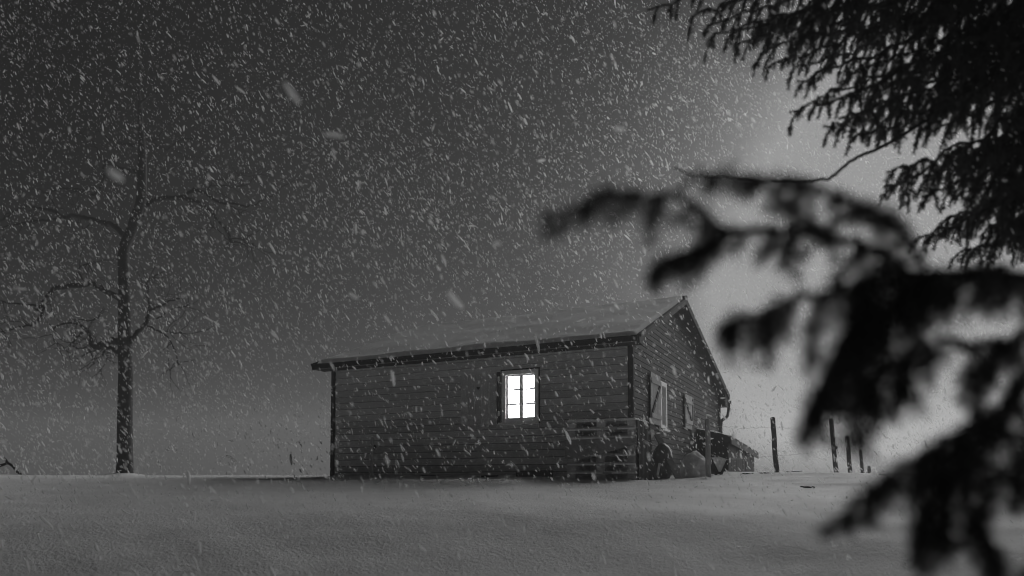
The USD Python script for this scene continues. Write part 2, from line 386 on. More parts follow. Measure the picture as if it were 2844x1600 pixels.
part(roof, 'fascia', beam(hp(-OR, -OE - 0.016, ZE - 0.05), hp(L + OL, -OE - 0.016, ZE - 0.05), 0.03, 0.12), TRIM)
part(roof, 'drip_edge', beam(hp(-OR, -OE - 0.036, ZE - 0.105), hp(L + OL, -OE - 0.036, ZE - 0.105), 0.012, 0.014), GREY)
part(roof, 'soffit', slab([hp(-OR, -OE, ZE - 0.1), hp(L + OL, -OE, ZE - 0.1), hp(L + OL, 0.0, ZE - 0.1), hp(-OR, 0.0, ZE - 0.1)], UP, 0.02), TRIM)
part(roof, 'soffit', slab([hp(-OR, W, ZR - 0.36), hp(L + OL, W, ZR - 0.36), hp(L + OL, W + OE2 - 0.06, ZR - 0.36), hp(-OR, W + OE2 - 0.06, ZR - 0.36)], UP, 0.02), TRIM)
part(roof, 'eave_end', slab([hp(-OR + 0.01, W - 0.05, ZR - 0.365), hp(-OR + 0.01, W + OE2 - 0.06, ZR - 0.365), hp(-OR + 0.01, W + OE2 - 0.02, ZR - 0.06), hp(-OR + 0.01, W - 0.05, ZR + 0.02)], A, 0.03), TRIM)
part(roof, 'fascia', beam(hp(-OR, W + OE2 - 0.02, ZR - 0.2), hp(L + OL, W + OE2 - 0.02, ZR - 0.2), 0.03, 0.3), TRIM)
part(roof, 'ridge_cap', beam(hp(-OR - 0.05, RB, HR + 0.02), hp(-OR + 0.16, RB, HR + 0.02), 0.12, 0.09), TRIM)
part(roof, 'ridge_cap', beam(hp(L + OL - 1.5, RB, HR + 0.045), hp(L + OL, RB, HR + 0.045), 0.05, 0.02), TRIM)
# gutter and downpipe on the far eave
gt, gz = W + OE2 + 0.08, ZR - 0.16
ang = np.linspace(math.pi, 2 * math.pi, 9)
gv = []
for s_ in (-OR - 0.06, L + OL):
    for r_ in (0.075, 0.062):
        gv += [hp(s_, gt + r_ * math.cos(x), gz + r_ * math.sin(x)) for x in ang]
gf = []
for k in range(8):
    gf += [(k, k + 1, 19 + k), (k, 19 + k, 18 + k), (9 + k, 28 + k, 10 + k), (9 + k, 27 + k, 28 + k)]
part(hut, 'gutter', join([(np.array(gv), np.array(gf)), beam(hp(-OR - 0.065, gt - 0.075, gz - 0.03), hp(-OR - 0.065, gt + 0.075, gz - 0.03), 0.012, 0.1)]), METAL)
pp = crom([hp(-OR + 0.02, gt, gz - 0.05), hp(-OR + 0.02, gt, gz - 0.16), hp(-OR + 0.02, gt - 0.02, gz - 0.30), hp(-OR + 0.03, W + 0.34, gz - 0.48), hp(-0.08, W + 0.14, gz - 0.62), hp(-0.06, W + 0.08, gz - 0.8), hp(-0.06, W + 0.08, 0.4), hp(-0.06, W + 0.08, 0.0)], 6)
part(hut, 'downpipe', tube(pp, 0.048, 10), METAL, smooth=50)

# windows
def frame_box(place, o, w, d0, d1):
    """A rectangular frame of member width w round the opening o, from depth d0 to d1 outwards."""
    s0, s1, z0, z1 = o
    bars = [(s0, s1, z1 - w, z1), (s0, s1, z0, z0 + w), (s0, s0 + w, z0 + w, z1 - w), (s1 - w, s1, z0 + w, z1 - w)]
    return join([hexa([place(a, c, d0), place(b, c, d0), place(b, c, d1), place(a, c, d1), place(a, d, d0), place(b, d, d0), place(b, d, d1), place(a, d, d1)]) for a, b, c, d in bars])
def blk(place, a, b, c, d, d0, d1):
    return hexa([place(a, c, d0), place(b, c, d0), place(b, c, d1), place(a, c, d1), place(a, d, d0), place(b, d, d0), place(b, d, d1), place(a, d, d1)])

win = part(hut, 'window', frame_box(front, WIN, 0.078, -0.10, 0.045), PALE, label='brightly lit six-pane window of the long wall')
part(win, 'casing', frame_box(front, (WIN[0] - 0.027, WIN[1] + 0.027, WIN[2] - 0.027, WIN[3] + 0.027), 0.026, 0.0, 0.034), TRIM)
part(win, 'sill', blk(front, WIN[0] - 0.01, WIN[1] + 0.06, WIN[2] - 0.035, WIN[2] + 0.01, 0.0, 0.085), PALE)
i0, i1, j0, j1 = WIN[0] + 0.079, WIN[1] - 0.079, WIN[2] + 0.079, WIN[3] - 0.079
mid = (i0 + i1) / 2
for a, b in ((i0, mid - 0.012), (mid + 0.012, i1)):
    sash = part(win, 'sash', frame_box(front, (a, b, j0, j1), 0.026, -0.065, -0.02), PALE)
    for k in (1, 2):
        zz = j0 + (j1 - j0) * k / 3
        part(win, 'glazing_bar', blk(front, a + 0.026, b - 0.026, zz - 0.012, zz + 0.012, -0.06, -0.028), PALE)
    for k in range(3):
        lo, hi = j0 + (j1 - j0) * k / 3, j0 + (j1 - j0) * (k + 1) / 3
        part(win, 'pane', blk(front, a + 0.026, b - 0.026, lo + (0.026 if k == 0 else 0.012), hi - (0.026 if k == 2 else 0.012), -0.048, -0.044), GLASS)
part(win, 'mullion', blk(front, mid - 0.0115, mid + 0.0115, j0, j1, -0.062, -0.008), PALE)
part(win, 'lit_curtain', blk(front, WIN[0] + 0.005, WIN[1] - 0.005, WIN[2] + 0.005, WIN[3] - 0.005, -0.13, -0.124), LIT)

def shutter(place, s0, s1, z0, z1, mat, out, brace, heart=None, rng=random.Random(2)):
    n = 5
    kids = []
    w = (s1 - s0) / n
    for k in range(n):
        kids.append(('shutter_board', blk(place, s0 + k * w + 0.003, s0 + (k + 1) * w - 0.003, z0, z1 + rng.uniform(-.004, .004), out, out + 0.022)))
    for zz in (z0 + 0.16, z1 - 0.16):
        kids.append(('ledge', blk(place, s0 + 0.01, s1 - 0.01, zz - 0.045, zz + 0.045, out + 0.022, out + 0.042)))
    if brace:
        a, b = (s0 + 0.06, s1 - 0.06) if brace > 0 else (s1 - 0.06, s0 + 0.06)
        kids.append(('brace', beam(place(a, z0 + 0.2, out + 0.032), place(b, z1 - 0.2, out + 0.032), 0.018, 0.085, up=UP)))
    sh = part(hut, 'shutter', blk(place, s0 + 0.02, s1 - 0.02, z0 + 0.02, z1 - 0.02, out - 0.006, out - 0.001), mat)
    for nm, m in kids: part(sh, nm, m, TRIM if nm == 'brace' else mat)
    if heart is not None:
        cx, cz = heart
        th = np.linspace(0, 2 * math.pi, 24, endpoint=False)
        hx, hz = 0.0024 * 16 * np.sin(th) ** 3, 0.0024 * (13 * np.cos(th) - 5 * np.cos(2 * th) - 2 * np.cos(3 * th) - np.cos(4 * th))
        part(sh, 'heart_cutout', slab([place(cx + x, cz + z, out + 0.0235) for x, z in zip(hx, hz)], place(0, 0, -1) - place(0, 0, 0), 0.012), DARK)
    return sh
sh = shutter(front, 2.66, 3.45, 1.09, 2.08, SHUTTER, 0.03, 0, (3.06, 1.81))
for zz in (1.29, 1.965):
    part(sh, 'hinge', join([blk(front, 2.585, 2.635, zz - 0.045, zz + 0.045, 0.036, 0.05), tube([front(2.61, zz - 0.05, 0.055), front(2.61, zz + 0.05, 0.055)], 0.014, 8)]), BRIGHT_METAL)
part(sh, 'hinge_post', blk(front, 2.597, 2.655, 1.09, 2.10, 0.0, 0.0355), TRIM)
part(sh, 'hold_back', join([tube([front(2.93, 1.06, 0.03), front(2.93, 1.06, 0.09)], 0.012, 6), blk(front, 2.915, 2.945, 1.05, 1.12, 0.078, 0.09), blk(front, 2.82, 2.86, 1.045, 1.065, 0.06, 0.09)]), BRIGHT_METAL)

gw = part(hut, 'window', frame_box(gable, GWIN, 0.09, -0.1, 0.05), PALE, label='narrow unlit window with pale frame in the gable wall')
part(gw, 'pane', blk(gable, GWIN[0] + 0.09, GWIN[1] - 0.09, GWIN[2] + 0.09, GWIN[3] - 0.09, -0.06, -0.056), GLASS)
part(gw, 'sill', blk(gable, GWIN[0] - 0.03, GWIN[1] + 0.1, GWIN[2] - 0.035, GWIN[2] + 0.01, 0.0, 0.09), PALE)
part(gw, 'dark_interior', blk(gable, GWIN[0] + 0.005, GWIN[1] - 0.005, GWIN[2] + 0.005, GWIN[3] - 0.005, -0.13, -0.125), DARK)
shutter(gable, 1.19, 1.95, 1.10, 2.10, PALE_SHUTTER, 0.035, 1)
gw2 = part(hut, 'window', frame_box(gable, GWIN2, 0.05, -0.1, 0.04), GREY, label='dark far window beside the second gable shutter')
part(gw2, 'pane', blk(gable, GWIN2[0] + 0.05, GWIN2[1] - 0.05, GWIN2[2] + 0.05, GWIN2[3] - 0.05, -0.06, -0.056), GLASS)
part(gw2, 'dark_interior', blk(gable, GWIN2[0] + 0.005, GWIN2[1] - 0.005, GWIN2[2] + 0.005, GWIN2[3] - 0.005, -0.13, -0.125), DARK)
shutter(gable, 4.30, 5.06, 1.22, 2.02, SHUTTER, 0.035, -1)

# snow lying on the roof
def snow_sheet(t0, t1, s0, s1, th, seed, nt=44, ns=110):
    tt, ss = np.linspace(t0, t1, nt), np.linspace(s0, s1, ns)
    S, T = np.meshgrid(ss, tt)
    P = np.stack([S, T, np.zeros_like(S)], -1)
    edge = np.minimum(np.minimum(T - t0, t1 - T) if t1 > RB + 0.01 else T - t0, np.minimum(S - s0, s1 - S))
    h = th * (0.75 + 0.6 * (meshkit.fbm(P * 1.3, 3, seed) - 0.5)) * np.sqrt(np.clip(edge / 0.09, 0, 1)) + 0.012 * (meshkit.fbm(P * 7, 3, seed + 4) - 0.5)
    h = np.maximum(h, 0.004)
    Zr = roof_z(T)
    top = HC + S[..., None] * A + T[..., None] * B + (Zr + h)[..., None] * UP
    n = nt * ns
    ii, jj = np.meshgrid(np.arange(nt - 1), np.arange(ns - 1), indexing='ij')
    q = np.stack([ii * ns + jj, ii * ns + jj + 1, (ii + 1) * ns + jj + 1, (ii + 1) * ns + jj], -1).reshape(-1, 4)
    return top.reshape(-1, 3), np.vstack([q[:, [0, 2, 1]], q[:, [0, 3, 2]]])
rs = join([snow_sheet(-OE + 0.01, RB, -OR + 0.02, L + OL - 0.02, 0.10, 3), snow_sheet(RB, W + OE2 - 0.03, -OR + 0.02, L + OL - 0.02, 0.07, 8)])
single('roof_snow', rs, ROOF_SNOW, 'even sheet of snow lying on the hut roof', 'snow', smooth=50)

# ------------------------------------------------------------------ lean-to shed on the gable
T0, SW = 5.88, 0.82
zh, ze_ = 1.27, 1.10
T1 = T0 + 5.4
def sag(t): return 0.21 * (t - T0) / (T1 - T0)              # the low eave dips towards its far end
shed = thing('lean_to_shed', 'low dark lean-to shed against the gable wall of the hut', 'shed', hp(-SW / 2, T0, 0.1))
ns_ = 36
rv = []
for k in range(ns_):                                    # corrugated sheets, each one part
    t0 = T0 - 0.06 + (T1 + 0.12 - T0) * k / ns_; t1 = t0 + (T1 + 0.12 - T0) / ns_
    pts = []
    for e in (0.0, 0.5, 1.0):
        t = t0 + (t1 - t0) * e; dz = 0.022 * math.sin(e * math.pi)
        for s_, z in ((0.0, zh), (-SW * 0.55, zh - 0.09), (-SW - 0.03, ze_ - 0.02)):
            pts.append(hp(s_, t, z + dz - sag(t) * min(1.0, -s_ / SW)))
    pts = np.array(pts); lowp = pts - UP * 0.03
    f = []
    for r_ in range(2):
        for c_ in range(2):
            a = r_ * 3 + c_; f += [(a, a + 1, a + 4), (a, a + 4, a + 3), (9 + a, 9 + a + 4, 9 + a + 1), (9 + a, 9 + a + 3, 9 + a + 4)]
    for a, b in ((0, 1), (1, 2), (2, 5), (5, 8), (8, 7), (7, 6), (6, 3), (3, 0)): f += [(a, 9 + a, 9 + b), (a, 9 + b, b)]
    part(shed, 'roof_strip', (np.vstack([pts, lowp]), np.array(f)), TRIM)
part(shed, 'fascia', beam(hp(-SW - 0.02, T0 - 0.06, ze_ - 0.12), hp(-SW - 0.02, T1 + 0.06, ze_ - 0.12 - sag(T1)), 0.025, 0.16), TRIM)
part(shed, 'barge_board', beam(hp(0.0, T0 - 0.075, zh - 0.09), hp(-SW - 0.02, T0 - 0.075, ze_ - 0.10), 0.025, 0.14), TRIM)
nb = 6
for k in range(nb):
    s0, s1 = -SW * 0.92 * k / nb, -SW * 0.92 * (k + 1) / nb
    part(shed, 'wall_board', hexa([hp(s0 - .004, T0, -0.2), hp(s1 + .004, T0, -0.2), hp(s1 + .004, T0 + 0.025, -0.2), hp(s0 - .004, T0 + 0.025, -0.2),
                                   hp(s0 - .004, T0, zh - 0.1 + 0.17 * s0 / SW), hp(s1 + .004, T0, zh - 0.1 + 0.17 * s1 / SW), hp(s1 + .004, T0 + 0.025, zh - 0.1 + 0.17 * s1 / SW), hp(s0 - .004, T0 + 0.025, zh - 0.1 + 0.17 * s0 / SW)]), SHED_BOARDS)
nb = 26
rs_ = random.Random(11)
for k in range(nb):
    t0 = T0 + 0.03 + (T1 - 0.30 - T0) * k / nb; t1 = T0 + 0.03 + (T1 - 0.30 - T0) * (k + 1) / nb
    o = rs_.uniform(0, 0.012)
    part(shed, 'wall_board', hexa([hp(-SW * .92 - o, t0 + .004, -0.2), hp(-SW * .92 - o, t1 - .004, -0.2), hp(-SW * .92 + .025, t1 - .004, -0.2), hp(-SW * .92 + .025, t0 + .004, -0.2),
                                   hp(-SW * .92 - o, t0 + .004, ze_ - .06 - sag(t0)), hp(-SW * .92 - o, t1 - .004, ze_ - .06 - sag(t1)), hp(-SW * .92 + .025, t1 - .004, ze_ - .06 - sag(t1)), hp(-SW * .92 + .025, t0 + .004, ze_ - .06 - sag(t0))]), SHED_BOARDS)
tt = np.linspace(T0 - 0.05, T1 + 0.05, 60); ss = np.linspace(0.0, -SW * 0.8, 8)
S, T = np.meshgrid(ss, tt)
Zs = np.interp(-S, [0, SW * .55, SW + .03], [zh, zh - .09, ze_ - .02]) + 0.024 - sag(T) * np.minimum(1, -S / SW)
h = 0.035 * np.sqrt(np.clip(np.minimum(T - tt[0], tt[-1] - T) / 0.06, 0, 1)) * np.clip((SW * 0.8 + S) / 0.2, 0, 1) + 0.002
Pt = (HC + S[..., None] * A + T[..., None] * B + (Zs + h)[..., None] * UP).reshape(-1, 3)
ii, jj = np.meshgrid(np.arange(59), np.arange(7), indexing='ij')
q = np.stack([ii * 8 + jj, ii * 8 + jj + 1, (ii + 1) * 8 + jj + 1, (ii + 1) * 8 + jj], -1).reshape(-1, 4)
single('shed_snow', (Pt, np.vstack([q[:, [0, 1, 2]], q[:, [0, 2, 3]]])), ROOF_SNOW, 'thin strip of snow along the top of the lean-to roof', 'snow', smooth=50)

# ------------------------------------------------------------------ pallets at the corner of the hut
rp = np.random.default_rng(7)
def gz_(p): return float(ground(p[0], p[1]))
RF = HC - A * 0.35 - B * 0.95
base0 = gz_(RF + A * 0.6 + B * 0.4) - 0.03
def pallet_parts(t, org):
    """A flat wooden pallet 1.2 x 0.8 x 0.144 m: bottom boards, nine blocks, stringer boards, top boards."""
    o = np.asarray(org, float)
    bx = lambda a0, a1, b0, b1, z0, z1: hexa([o + A * a + B * b + UP * z for z in (z0, z1) for a, b in ((a0, b0), (a1, b0), (a1, b1), (a0, b1))])
    for b0 in (0.0, 0.3275, 0.7): part(t, 'bottom_board', bx(0, 1.2, b0, b0 + 0.1 + 0.045 * (b0 == 0.3275), 0, 0.022), PALLET)
    for a0, aw in ((0.0, 0.145), (0.5275, 0.145), (1.055, 0.145)):
        for b0 in (0.0, 0.35, 0.7): part(t, 'block', bx(a0 + 0.002, a0 + aw - 0.002, b0 + .002, b0 + 0.1, 0.0222, 0.0995), PALLET)
        part(t, 'stringer_board', bx(a0, a0 + aw, 0.003, 0.797, 0.1, 0.1215), PALLET)
    for b0, w_ in ((0.0, 0.145), (0.18, 0.1), (0.3275, 0.145), (0.52, 0.1), (0.655, 0.145)): part(t, 'top_board', bx(0, 1.2, b0, b0 + w_, 0.122, 0.144), PALLET)
PL = ['bottom pallet of the stack at the hut corner, resting on the snow', 'second pallet from the bottom of the stack at the hut corner',
      'third pallet from the bottom, its top half covered by the slanting tarp edge', 'lower of the two pallets hidden behind the tarp in the stack',
      'upper of the two pallets hidden behind the tarp in the stack', 'second pallet from the top of the stack, just above the tarp', 'topmost pallet of the stack, with a line of snow on it']
first = None
for k in range(7):
    org = RF + np.array([rp.normal(0, 0.012), rp.normal(0, 0.012), 0]) - [0, 0, RF[2]] + [0, 0, base0 + 0.146 * k]
    if first is None:
        first = thing('pallet', PL[k], 'pallet', org, 'pallets stacked at the hut corner'); pallet_parts(first, org)
    else:
        p = numbered('/World', 'pallet')
        x = UsdGeom.Xform.Define(stage, p)
        x.GetPrim().GetReferences().AddInternalReference(first.path)
        x.GetPrim().GetAttribute('xformOp:translate').Set(Gf.Vec3d(*map(float, org)))
        x.GetPrim().SetInstanceable(True)
        tag(x.GetPrim(), PL[k], 'pallet', 'pallets stacked at the hut corner')
# tarp hanging over the front of the middle pallets, its lower edge slanting
zt0 = base0 + 0.146 * 5 - 0.03
na, nz_ = 40, 12
tv = []
for r_ in range(nz_):
    for c_ in range(na):
        a_ = -0.03 + 1.26 * c_ / (na - 1)
        low = base0 + 0.146 * 3.9 - 0.10 * 0 if a_ < 0 else base0 + 0.146 * 4.15 - 0.23 * min(1, a_ / 0.85)
        z = zt0 + (low - zt0) * r_ / (nz_ - 1)
        wv = 0.012 * math.sin(a_ * 17 + r_ * 0.4) + 0.01 * math.sin(a_ * 41 + 1.3 * r_)
        tv.append([*(RF + A * a_ - B * (0.035 + wv * r_ / nz_))[:2], z])
tf = []
for r_ in range(nz_ - 1):
    for c_ in range(na - 1):
        a_ = r_ * na + c_; tf += [(a_, a_ + 1, a_ + na + 1), (a_, a_ + na + 1, a_ + na)]
tv = np.array(tv); back = tv + B * 0.006
tf = np.array(tf)
bd = list(range(na)) + [r_ * na + na - 1 for r_ in range(1, nz_)] + list(range(nz_ * na - 2, (nz_ - 1) * na - 1, -1)) + [r_ * na for r_ in range(nz_ - 2, 0, -1)]
rim = np.array([x for k in range(len(bd)) for x in ((bd[k], bd[(k + 1) % len(bd)] + na * nz_, bd[(k + 1) % len(bd)]), (bd[k], bd[k] + na * nz_, bd[(k + 1) % len(bd)] + na * nz_))])
single('tarp', (np.vstack([tv, back]), np.vstack([tf, tf[:, ::-1] + na * nz_, rim])), SHEET, 'dull tarp hanging over the middle of the pallet stack', 'tarp', smooth=40)
# added dark sheet, its colour standing for shade on the right of the stack
sv = []
for r_ in range(10):
    for c_ in range(14):
        b_ = -0.02 + 0.84 * c_ / 13
        z = base0 + 0.146 * 6.85 - (0.146 * 6.85 + 0.02) * r_ / 9
        o = RF - A * (0.02 + 0.05 * r_ / 9 + 0.014 * math.sin(b_ * 23 + r_ * .5)) + B * b_
        sv.append([o[0], o[1], z])
sv = np.array(sv); sb = sv + A * 0.006
sf = np.array([x for r_ in range(9) for c_ in range(13) for k in [r_ * 14 + c_] for x in ((k, k + 1, k + 15), (k, k + 15, k + 14))])
single('cover_sheet', (np.vstack([sv, sb]), np.vstack([sf, sf[:, ::-1] + 140])), SHADE_SHEET, 'added dark sheet standing for the shade on the right side of the pallet stack', 'sheet', smooth=40)
# snow on the top pallet
tops = []
for b0, w_ in ((0.0, 0.145), (0.18, 0.1), (0.3275, 0.145), (0.52, 0.1), (0.655, 0.145)):
    for a0, a1 in ((0.0, 0.3), (0.36, 0.7), (0.74, 1.19)):
        o = np.array([RF[0], RF[1], base0 + 0.146 * 6 + 0.145])
        h = 0.008 + 0.02 * rp.random()
        tops.append(hexa([o + A * a + B * b + UP * z for z, e in ((0, 0), (h, 0.02)) for a, b in ((a0 + e, b0 + e), (a1 - e, b0 + e), (a1 - e, b0 + w_ - e), (a0 + e, b0 + w_ - e))]))
for k in (0, 1, 2, 4, 5, 6):                            # a line of snow caught along the front edge of each pallet
    for a0, a1 in ((0.0, rp.uniform(.3, .5)), (rp.uniform(.52, .6), 1.18)):
        o = np.array([RF[0], RF[1], base0 + 0.146 * k + 0.121])
        tops.append(hexa([o + A * a + B * b + UP * z for z in (0, 0.026) for a, b in ((a0, -0.03), (a1, -0.03), (a1, -0.002), (a0, -0.002))]))
single('pallet_snow', join(tops), ROOF_SNOW, 'thin broken snow on top of the pallet stack', 'snow')

# things leaning on the gable next to the pallets
def plank(name, label, cat, p0, p1, w, h, mat, up):
    n = thing(name, label, cat, p0)
    part(n, 'board', beam(p0, p1, w, h, up), mat)
    return n
def single_beam(name, label, cat, p0, p1, w, h, mat, up, group=None, bend=0.0):
    mid_ = [np.asarray(p0) + (np.asarray(p1) - np.asarray(p0)) * t + np.asarray(up) * bend * math.sin(math.pi * t) for t in np.linspace(0, 1, 5)]
    return single(name, join([beam(mid_[k], mid_[k + 1], w, h, up) for k in range(4)]), mat, label, cat, group)
single_beam('leaning_plank', 'broad pale plank leaning by the gable, beside the snow mound', 'plank', at(1826, 1208, 13.1), at(1884, 1327, 12.2), 0.035, 0.125, GREY, (1, 0.2, 0))
single_beam('leaning_plank', 'dark plank leaning next to the pallets, left of the pale plank', 'plank', at(1778, 1215, 12.9), at(1826, 1330, 12.1), 0.035, 0.11, POST, (1, 0.2, 0))
single_beam('leaning_plank', 'short dark upright plank pressed against the side of the pallets', 'plank', at(1781, 1206, 12.3), at(1786, 1332, 12.0), 0.035, 0.13, POST, (1, 0.2, 0))
single_beam('short_stick', 'short pale stick standing in the snow between the two planks', 'stick', at(1832, 1287, 12.2), at(1826, 1320, 12.1), 0.02, 0.04, PALE, (1, 0, 0))
# covered bundle behind the planks
def lump(center, rad, seed, amp=0.25, sub=3, sharp=1.5, flat=None):
    m = trimesh.creation.icosphere(sub, 1.0)
    v = np.array(m.vertices)
    v = v * (1 + amp * (meshkit.fbm(v * sharp + seed * 7.3, 3, seed) - 0.5) * 2)[:, None]
    v = v * np.asarray(rad)
    if flat is not None: v[:, 2] = np.maximum(v[:, 2], flat)
    return v + np.asarray(center), np.array(m.faces)
cb = at(1840, 1285, 12.75)
single('covered_bundle', lump(cb, (0.19, 0.22, 0.36), 3, 0.18), TARP, 'dark rounded bundle standing behind the leaning planks', 'bundle', smooth=60)
rag = []
rl = [(1806, 1190), (1816, 1194), (1819, 1206), (1813, 1214), (1808, 1226), (1803, 1221), (1804, 1206)]
single('snow_rag', slab([at(x, y, 12.4) for x, y in rl], (0, 1, 0), 0.03), ROOF_SNOW, 'pale snow covered rag hanging beside the pallet stack', 'rag')

# snow mound and trough
mc = at(1928, 1312, 12.9)
mv, mf = lump((0, 0, 0), (0.26, 0.30, 0.40), 12, 0.22, 4, 1.6)
mv = mv * (1 + 0.7 * np.clip(0.05 - mv[:, 2:3], 0, 0.5) * [1, 1, 0]) + 0.012 * (meshkit.fbm(mv * 14, 3, 2)[:, None] - 0.5) + [mc[0], mc[1], gz_(mc) + 0.08]
single('snow_mound', (mv, mf), SNOW, 'tall round heap of fresh snow in front of the gable', 'snow heap', smooth=True)
tc = at(1991, 1300, 13.6)
tb = gz_(tc)
tr = thing('feeding_trough', 'small dark V-shaped trough filled with snow beside the lean-to shed', 'trough', (tc[0], tc[1], tb))
for sg, nm in ((-1, 'side_board'), (1, 'side_board')):
    p0 = np.array([tc[0] + sg * 0.145, tc[1], tb + 0.31]); p1 = np.array([tc[0] + sg * 0.02, tc[1], tb + 0.03])
    c8 = [p0 + [0, -.2, 0], p0 + [0, .25, 0], p0 + [sg * .028, .25, 0], p0 + [sg * .028, -.2, 0], p1 + [0, -.2, 0], p1 + [0, .25, 0], p1 + [sg * .035, .25, -.02], p1 + [sg * .035, -.2, -.02]]
    part(tr, nm, hexa(c8), TRIM)
part(tr, 'foot', join([beam((tc[0] - .05, tc[1] - .1, tb - .08), (tc[0] - .05, tc[1] - .1, tb + .06), .05, .05, (0, 1, 0)), beam((tc[0] + .05, tc[1] - .1, tb - .08), (tc[0] + .05, tc[1] - .1, tb + .06), .05, .05, (0, 1, 0))]), TRIM)
ts = np.array([tc[0], tc[1], tb])
single('trough_snow', slab([ts + [-.135, -.19, .30], ts + [-.08, -.19, .325], ts + [.03, -.19, .325], ts + [.135, -.19, .29], ts + [.02, -.19, .05], ts + [-.02, -.19, .05]], (0, 1, 0), 0.4), SNOW, 'snow filling the V-shaped trough', 'snow')

# boards lying along the foot of the long wall
def on_wall(px, py, out):
    r = ray(px, py); o = hp(0, -out, 0) - [0, 0, EYE]
    return r * ((o @ B) / (r @ B)) + [0, 0, EYE]
single_beam('loose_board', 'long dark board lying tilted at the foot of the wall under the window', 'board', on_wall(1434, 1320, 0.25), on_wall(1534, 1318, 0.25), 0.04, 0.16, TRIM, (0, 0, 1))
single_beam('loose_board', 'short dark board half buried in snow below the left part of the window', 'board', on_wall(1338, 1327, 0.2), on_wall(1382, 1326, 0.2), 0.05, 0.09, TRIM, (0, 0, 1))
single_beam('loose_board', 'thin dark board nearly covered by snow next to the dark timber block', 'board', on_wall(1225, 1329, 0.2), on_wall(1276, 1327.5, 0.2), 0.05, 0.035, TRIM, (0, 0, 1))
single_beam('timber_block', 'dark timber block lying against the foot of the wall below the shutter', 'block', on_wall(1172, 1326, 0.22), on_wall(1217, 1326, 0.22), 0.12, 0.10, TRIM, (0, 0, 1))

# ------------------------------------------------------------------ fence
def post(label, top, basep, d, r, seed, lean_d=0.0, knob=None, mat=None):
    p1, p0 = at(*top, d + lean_d), at(*basep, d)
    q0 = p0 + (p0 - p1) / np.linalg.norm(p1 - p0) * 0.45
    ts_ = np.linspace(0, 1, 9)[:, None]
    c = q0 * (1 - ts_) + p1 * ts_
    c[1:-1, :2] += np.random.default_rng(seed).normal(0, r * 0.08, (7, 2))
    tip = (p1 - q0) / np.linalg.norm(p1 - q0)
    c = np.vstack([c, p1 + tip * r * 0.35])
    rr = np.append(np.linspace(r * 1.08, r * 0.92, 9), r * 0.55)
    n = thing('fence_post', label, 'fence post', (p0[0], p0[1], p0[2]), 'round fence posts along the hut')
    part(n, 'shaft', tube(c, rr, 12, 0.09, seed), mat or POST, smooth=50)
    for kx, ky in knob or []:
        kp = at(kx, ky, d - 0.02)
        part(n, 'insulator', join([lump(kp, (0.03, 0.03, 0.045), seed, 0.2, 1), tube([kp + [-0.05, 0.02, 0], kp], 0.01, 5)]), TRIM)
    return p0, p1
posts = []
posts.append(post('weathered fence post standing alone before the left end of the hut wall', (1034, 1214), (1032, 1332), 12.6, 0.036, 1, knob=[(1041, 1242)], mat=GREY_POST))
posts.append(post('pale fence post in front of the gable, between snow mound and trough', (1965, 1166), (1967, 1336), 12.0, 0.046, 2, mat=GREY_POST))
posts.append(post('tall leaning fence post right of the lean-to shed', (2146, 1161), (2158, 1316), 14.2, 0.050, 3))
posts.append(post('fence post half covered by the spruce branch, with a knot on its side', (2308, 1164), (2323, 1314), 16.0, 0.050, 4, knob=[(2323, 1243)]))
posts.append(post('dark fence post, third from the right end of the fence', (2353, 1212), (2361, 1314), 18.0, 0.052, 5))
posts.append(post('thin short fence post, second from the right end of the fence', (2390, 1251), (2396, 1319), 23.0, 0.052, 6))
posts.append(post('stubby end post, rightmost of the fence, mostly sunk behind the snow', (2413, 1296), (2416, 1325), 27.0, 0.066, 7, knob=[(2407, 1315)]))
def wire(label, pts, sag, seed, r=0.0026):
    rng = np.random.default_rng(seed)
    out = []
    for k in range(len(pts) - 1):
        a, b = np.asarray(pts[k]), np.asarray(pts[k + 1])
        t = np.linspace(0, 1, 22)[:-1, None]
        c = a * (1 - t) + b * t
        c[:, 2] -= sag[k] * 4 * (t * (1 - t))[:, 0]
        c[1:] += rng.normal(0, 0.006, c[1:].shape)
        out.append(c)
    out = np.vstack(out + [np.asarray(pts[-1])[None]])
    ms = [tube(out, r, 5)]
    for k in range(2, len(out) - 1, 3):                 # twisted barbs
        ms.append(tube([out[k] + [-.012, .008, .016], out[k] + [.012, -.008, -.016]], r * 0.8, 4))
    single('fence_wire', join(ms), METAL, label, 'wire', smooth=True)
on = lambda k, f: posts[k][0] + (posts[k][1] - posts[k][0]) * f
wire('upper barbed wire running from post to post past the gable', [on(0, .8), on(1, .93), on(2, .85), on(3, .78), on(4, .78), on(5, .62), on(6, .8)], [.06, .05, .03, .06, .08, .05], 3)
wire('lower barbed wire running behind the lean-to towards the right posts', [on(1, .35), on(2, .33), on(3, .46), on(4, .22), on(5, -.2)], [.02, .04, .02, .03], 4)

